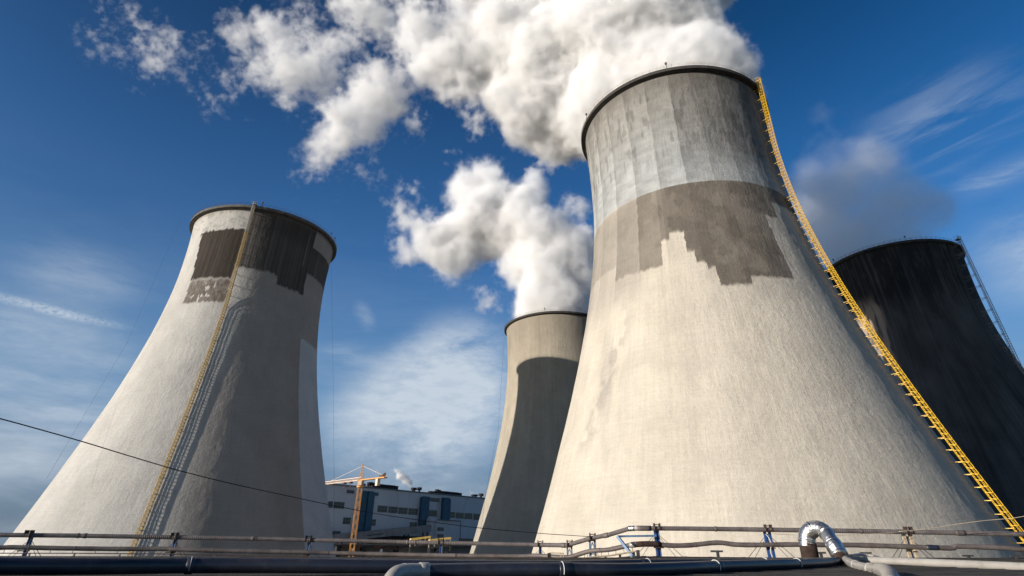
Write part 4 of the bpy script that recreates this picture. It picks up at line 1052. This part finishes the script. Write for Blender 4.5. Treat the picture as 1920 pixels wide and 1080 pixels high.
bigpipe('drain_pipe', 'dark blue plastic pipe in front, ending in a pale grey elbow', PB[3:], .145, M['pvc'], [(1065, .32, .014), (1352, .32, .014), (1502, .35, .012)], clips=((1064, .012), (1347, .012), (1503, .014)))
m = MB(); EL = smoothpath([at(*q) for q in PB[:5]], 8); m.tube(EL, .152, 28)
el_o = thing('pipe_elbow', 'pale grey plastic elbow turning down at the end of the dark blue pipe', 'pipe', tuple(at(*PB[0]))); m.build('bend', M['greypvc'], el_o, smooth=True)
m = MB(); a_ = EL[-1]; b_ = EL[-2]; d_ = (a_ - b_).normalized(); m.tube([a_ - d_ * .12, a_ - d_ * .1, a_ + d_ * .1, a_ + d_ * .12], [.154, .170, .170, .150], 28); m.build('collar', M['greypvc'], el_o, smooth=True)
m = MB(); j = EL[-12]; d_ = (EL[-11] - EL[-13]).normalized(); m.tube([j - d_ * .02, j, j + d_ * .02], [.153, .162, .153], 28); m.build('collar', M['greypvc'], el_o, smooth=True)
bigpipe('drain_pipe', 'long pale grey plastic pipe running right along the roof', [(1588, 1041, 28), (1620, 1043.5, 27.6), (1700, 1046, 26), (1800, 1049.5, 24), (1920, 1054.2, 21.5), (2060, 1060, 19.5)], .135, M['greypvc'], [(1630, .3, .010)])
PD = [(1588, 1041.5, 27.5), (1602, 1050, 24.5), (1618, 1056.5, 21.8), (1638, 1061, 19.6), (1655, 1063, 17.6), (1668, 1066, 15.8), (1677, 1076, 14.4), (1680, 1092, 13.5)]
bigpipe('drain_pipe', 'jointed grey plastic pipe turning toward the viewer with two sockets', PD, .150, M['greypvc'], [(1611, .2, .018), (1638, .34, .020)])
m = MB(); ELB = smoothpath([at(*q) for q in PD[4:]], 8); m.tube(ELB, [.178] * len(ELB), 28)
tag(m.build('pipe_elbow', M['greypvc'], smooth=True), 'grey plastic elbow dipping off the roof at the bottom edge', 'pipe')
m = MB(); m.tube(smoothpath([at(1600, 1036, 30), at(1620, 1033.5, 31), at(1640, 1035.5, 31), at(1655, 1040, 30)], 6), .06, 8); tag(m.build('hose', M['greypvc'], smooth=True), 'thin pale hose arching behind the grey pipe junction', 'hose')

# silver duct on its rusty stub
sd = thing('silver_duct', 'crumpled silver foil duct bending over a rusty stub', 'duct', tuple(at(1524, 1041, 28)))
m = MB(); s_b = at(1527, 1050, 28.2); s_t = at(1520, 1014, 28.2); s_b.z = RZ; m.tube([Vector((s_b.x - .0, s_b.y, RZ)), s_t], .36, 16); m.build('rusty_stub', M['rust'], sd, smooth=True)
dp = [(1520, 1020, 28.2), (1518.5, 1010, 28.2), (1519, 999, 28.2), (1523, 991, 28.1), (1531, 986, 28), (1540, 985.5, 27.8), (1549, 989, 27.6), (1556, 996, 27.4), (1563, 1007, 27.2), (1571, 1020, 27), (1577, 1030, 26.9), (1581, 1037, 26.8)]
DP = smoothpath([at(*q) for q in dp], 5)
rr = []
for i in range(len(DP)):
    b_ = .345 if i < 12 else (.345 - .05 * min(1, (i - 12) / 20))
    if i > len(DP) - 14: b_ = .345
    rr.append(b_ + .006 * math.sin(i * 2.1))
m = MB(); m.tube(DP, rr, 30); m.build('foil_tube', M['foil'], sd, smooth=True)
for i in (5, 18, 34, len(DP) - 14):
    m = MB(); d_ = (DP[i + 1] - DP[i - 1]).normalized(); m.tube([DP[i] - d_ * .05, DP[i], DP[i] + d_ * .05], [rr[i] + .004, rr[i] + .03, rr[i] + .004], 30); m.build('seam_band', M['foil'], sd, smooth=True)
m = MB(); a_ = DP[-1]; m.tube([a_ - Vector((.12, 0, -.2)), a_ + Vector((.1, 0, -.22))], [.2, .24], 12); m.build('lower_flange', M['rust'], sd, smooth=True)
m = MB(); p = at(1592, 1035.5, 26.8); m.box(tuple(p), (.42, .3, .08), .1); m.build('mounting_plate', M['darksteel'], sd)

# cables
cpts = [(-60, 779, 22), (0, 793, 24), (80, 814, 26), (160, 836, 28.5), (255, 864, 31.5), (340, 888, 34), (440, 912, 37), (560, 937, 40.5), (620, 949, 42.5), (720, 967, 45.5), (840, 983, 49), (900, 990, 51), (1010, 999, 54.5), (1115, 1005, 58), ]
wire('overhead_cable', 'black cable sagging across the picture from upper left to the climbing pipe', 'cable', smoothpath([at(*q) for q in cpts], 6), .026, M['black'], 6)
wire('rope', 'pale rope rising right from the cream posts past the yellow ladder', 'rope', smoothpath([at(1690, 990, 53), at(1745, 984, 52.5), at(1800, 975, 52), at(1845, 968.5, 51.5), at(1890, 964, 51), at(1920, 960, 50.5), at(1990, 945, 50)], 5), .02, M['cream'], 5)
wire('rope', 'thin pale rope hanging under the upper pipe behind the silver duct', 'rope', smoothpath([at(1452, 996, 53.5), at(1500, 998.3, 53.5), at(1560, 998.5, 53.5), at(1620, 995.5, 53.5), at(1694, 991.5, 53.5)], 5), .02, M['cream'], 5)
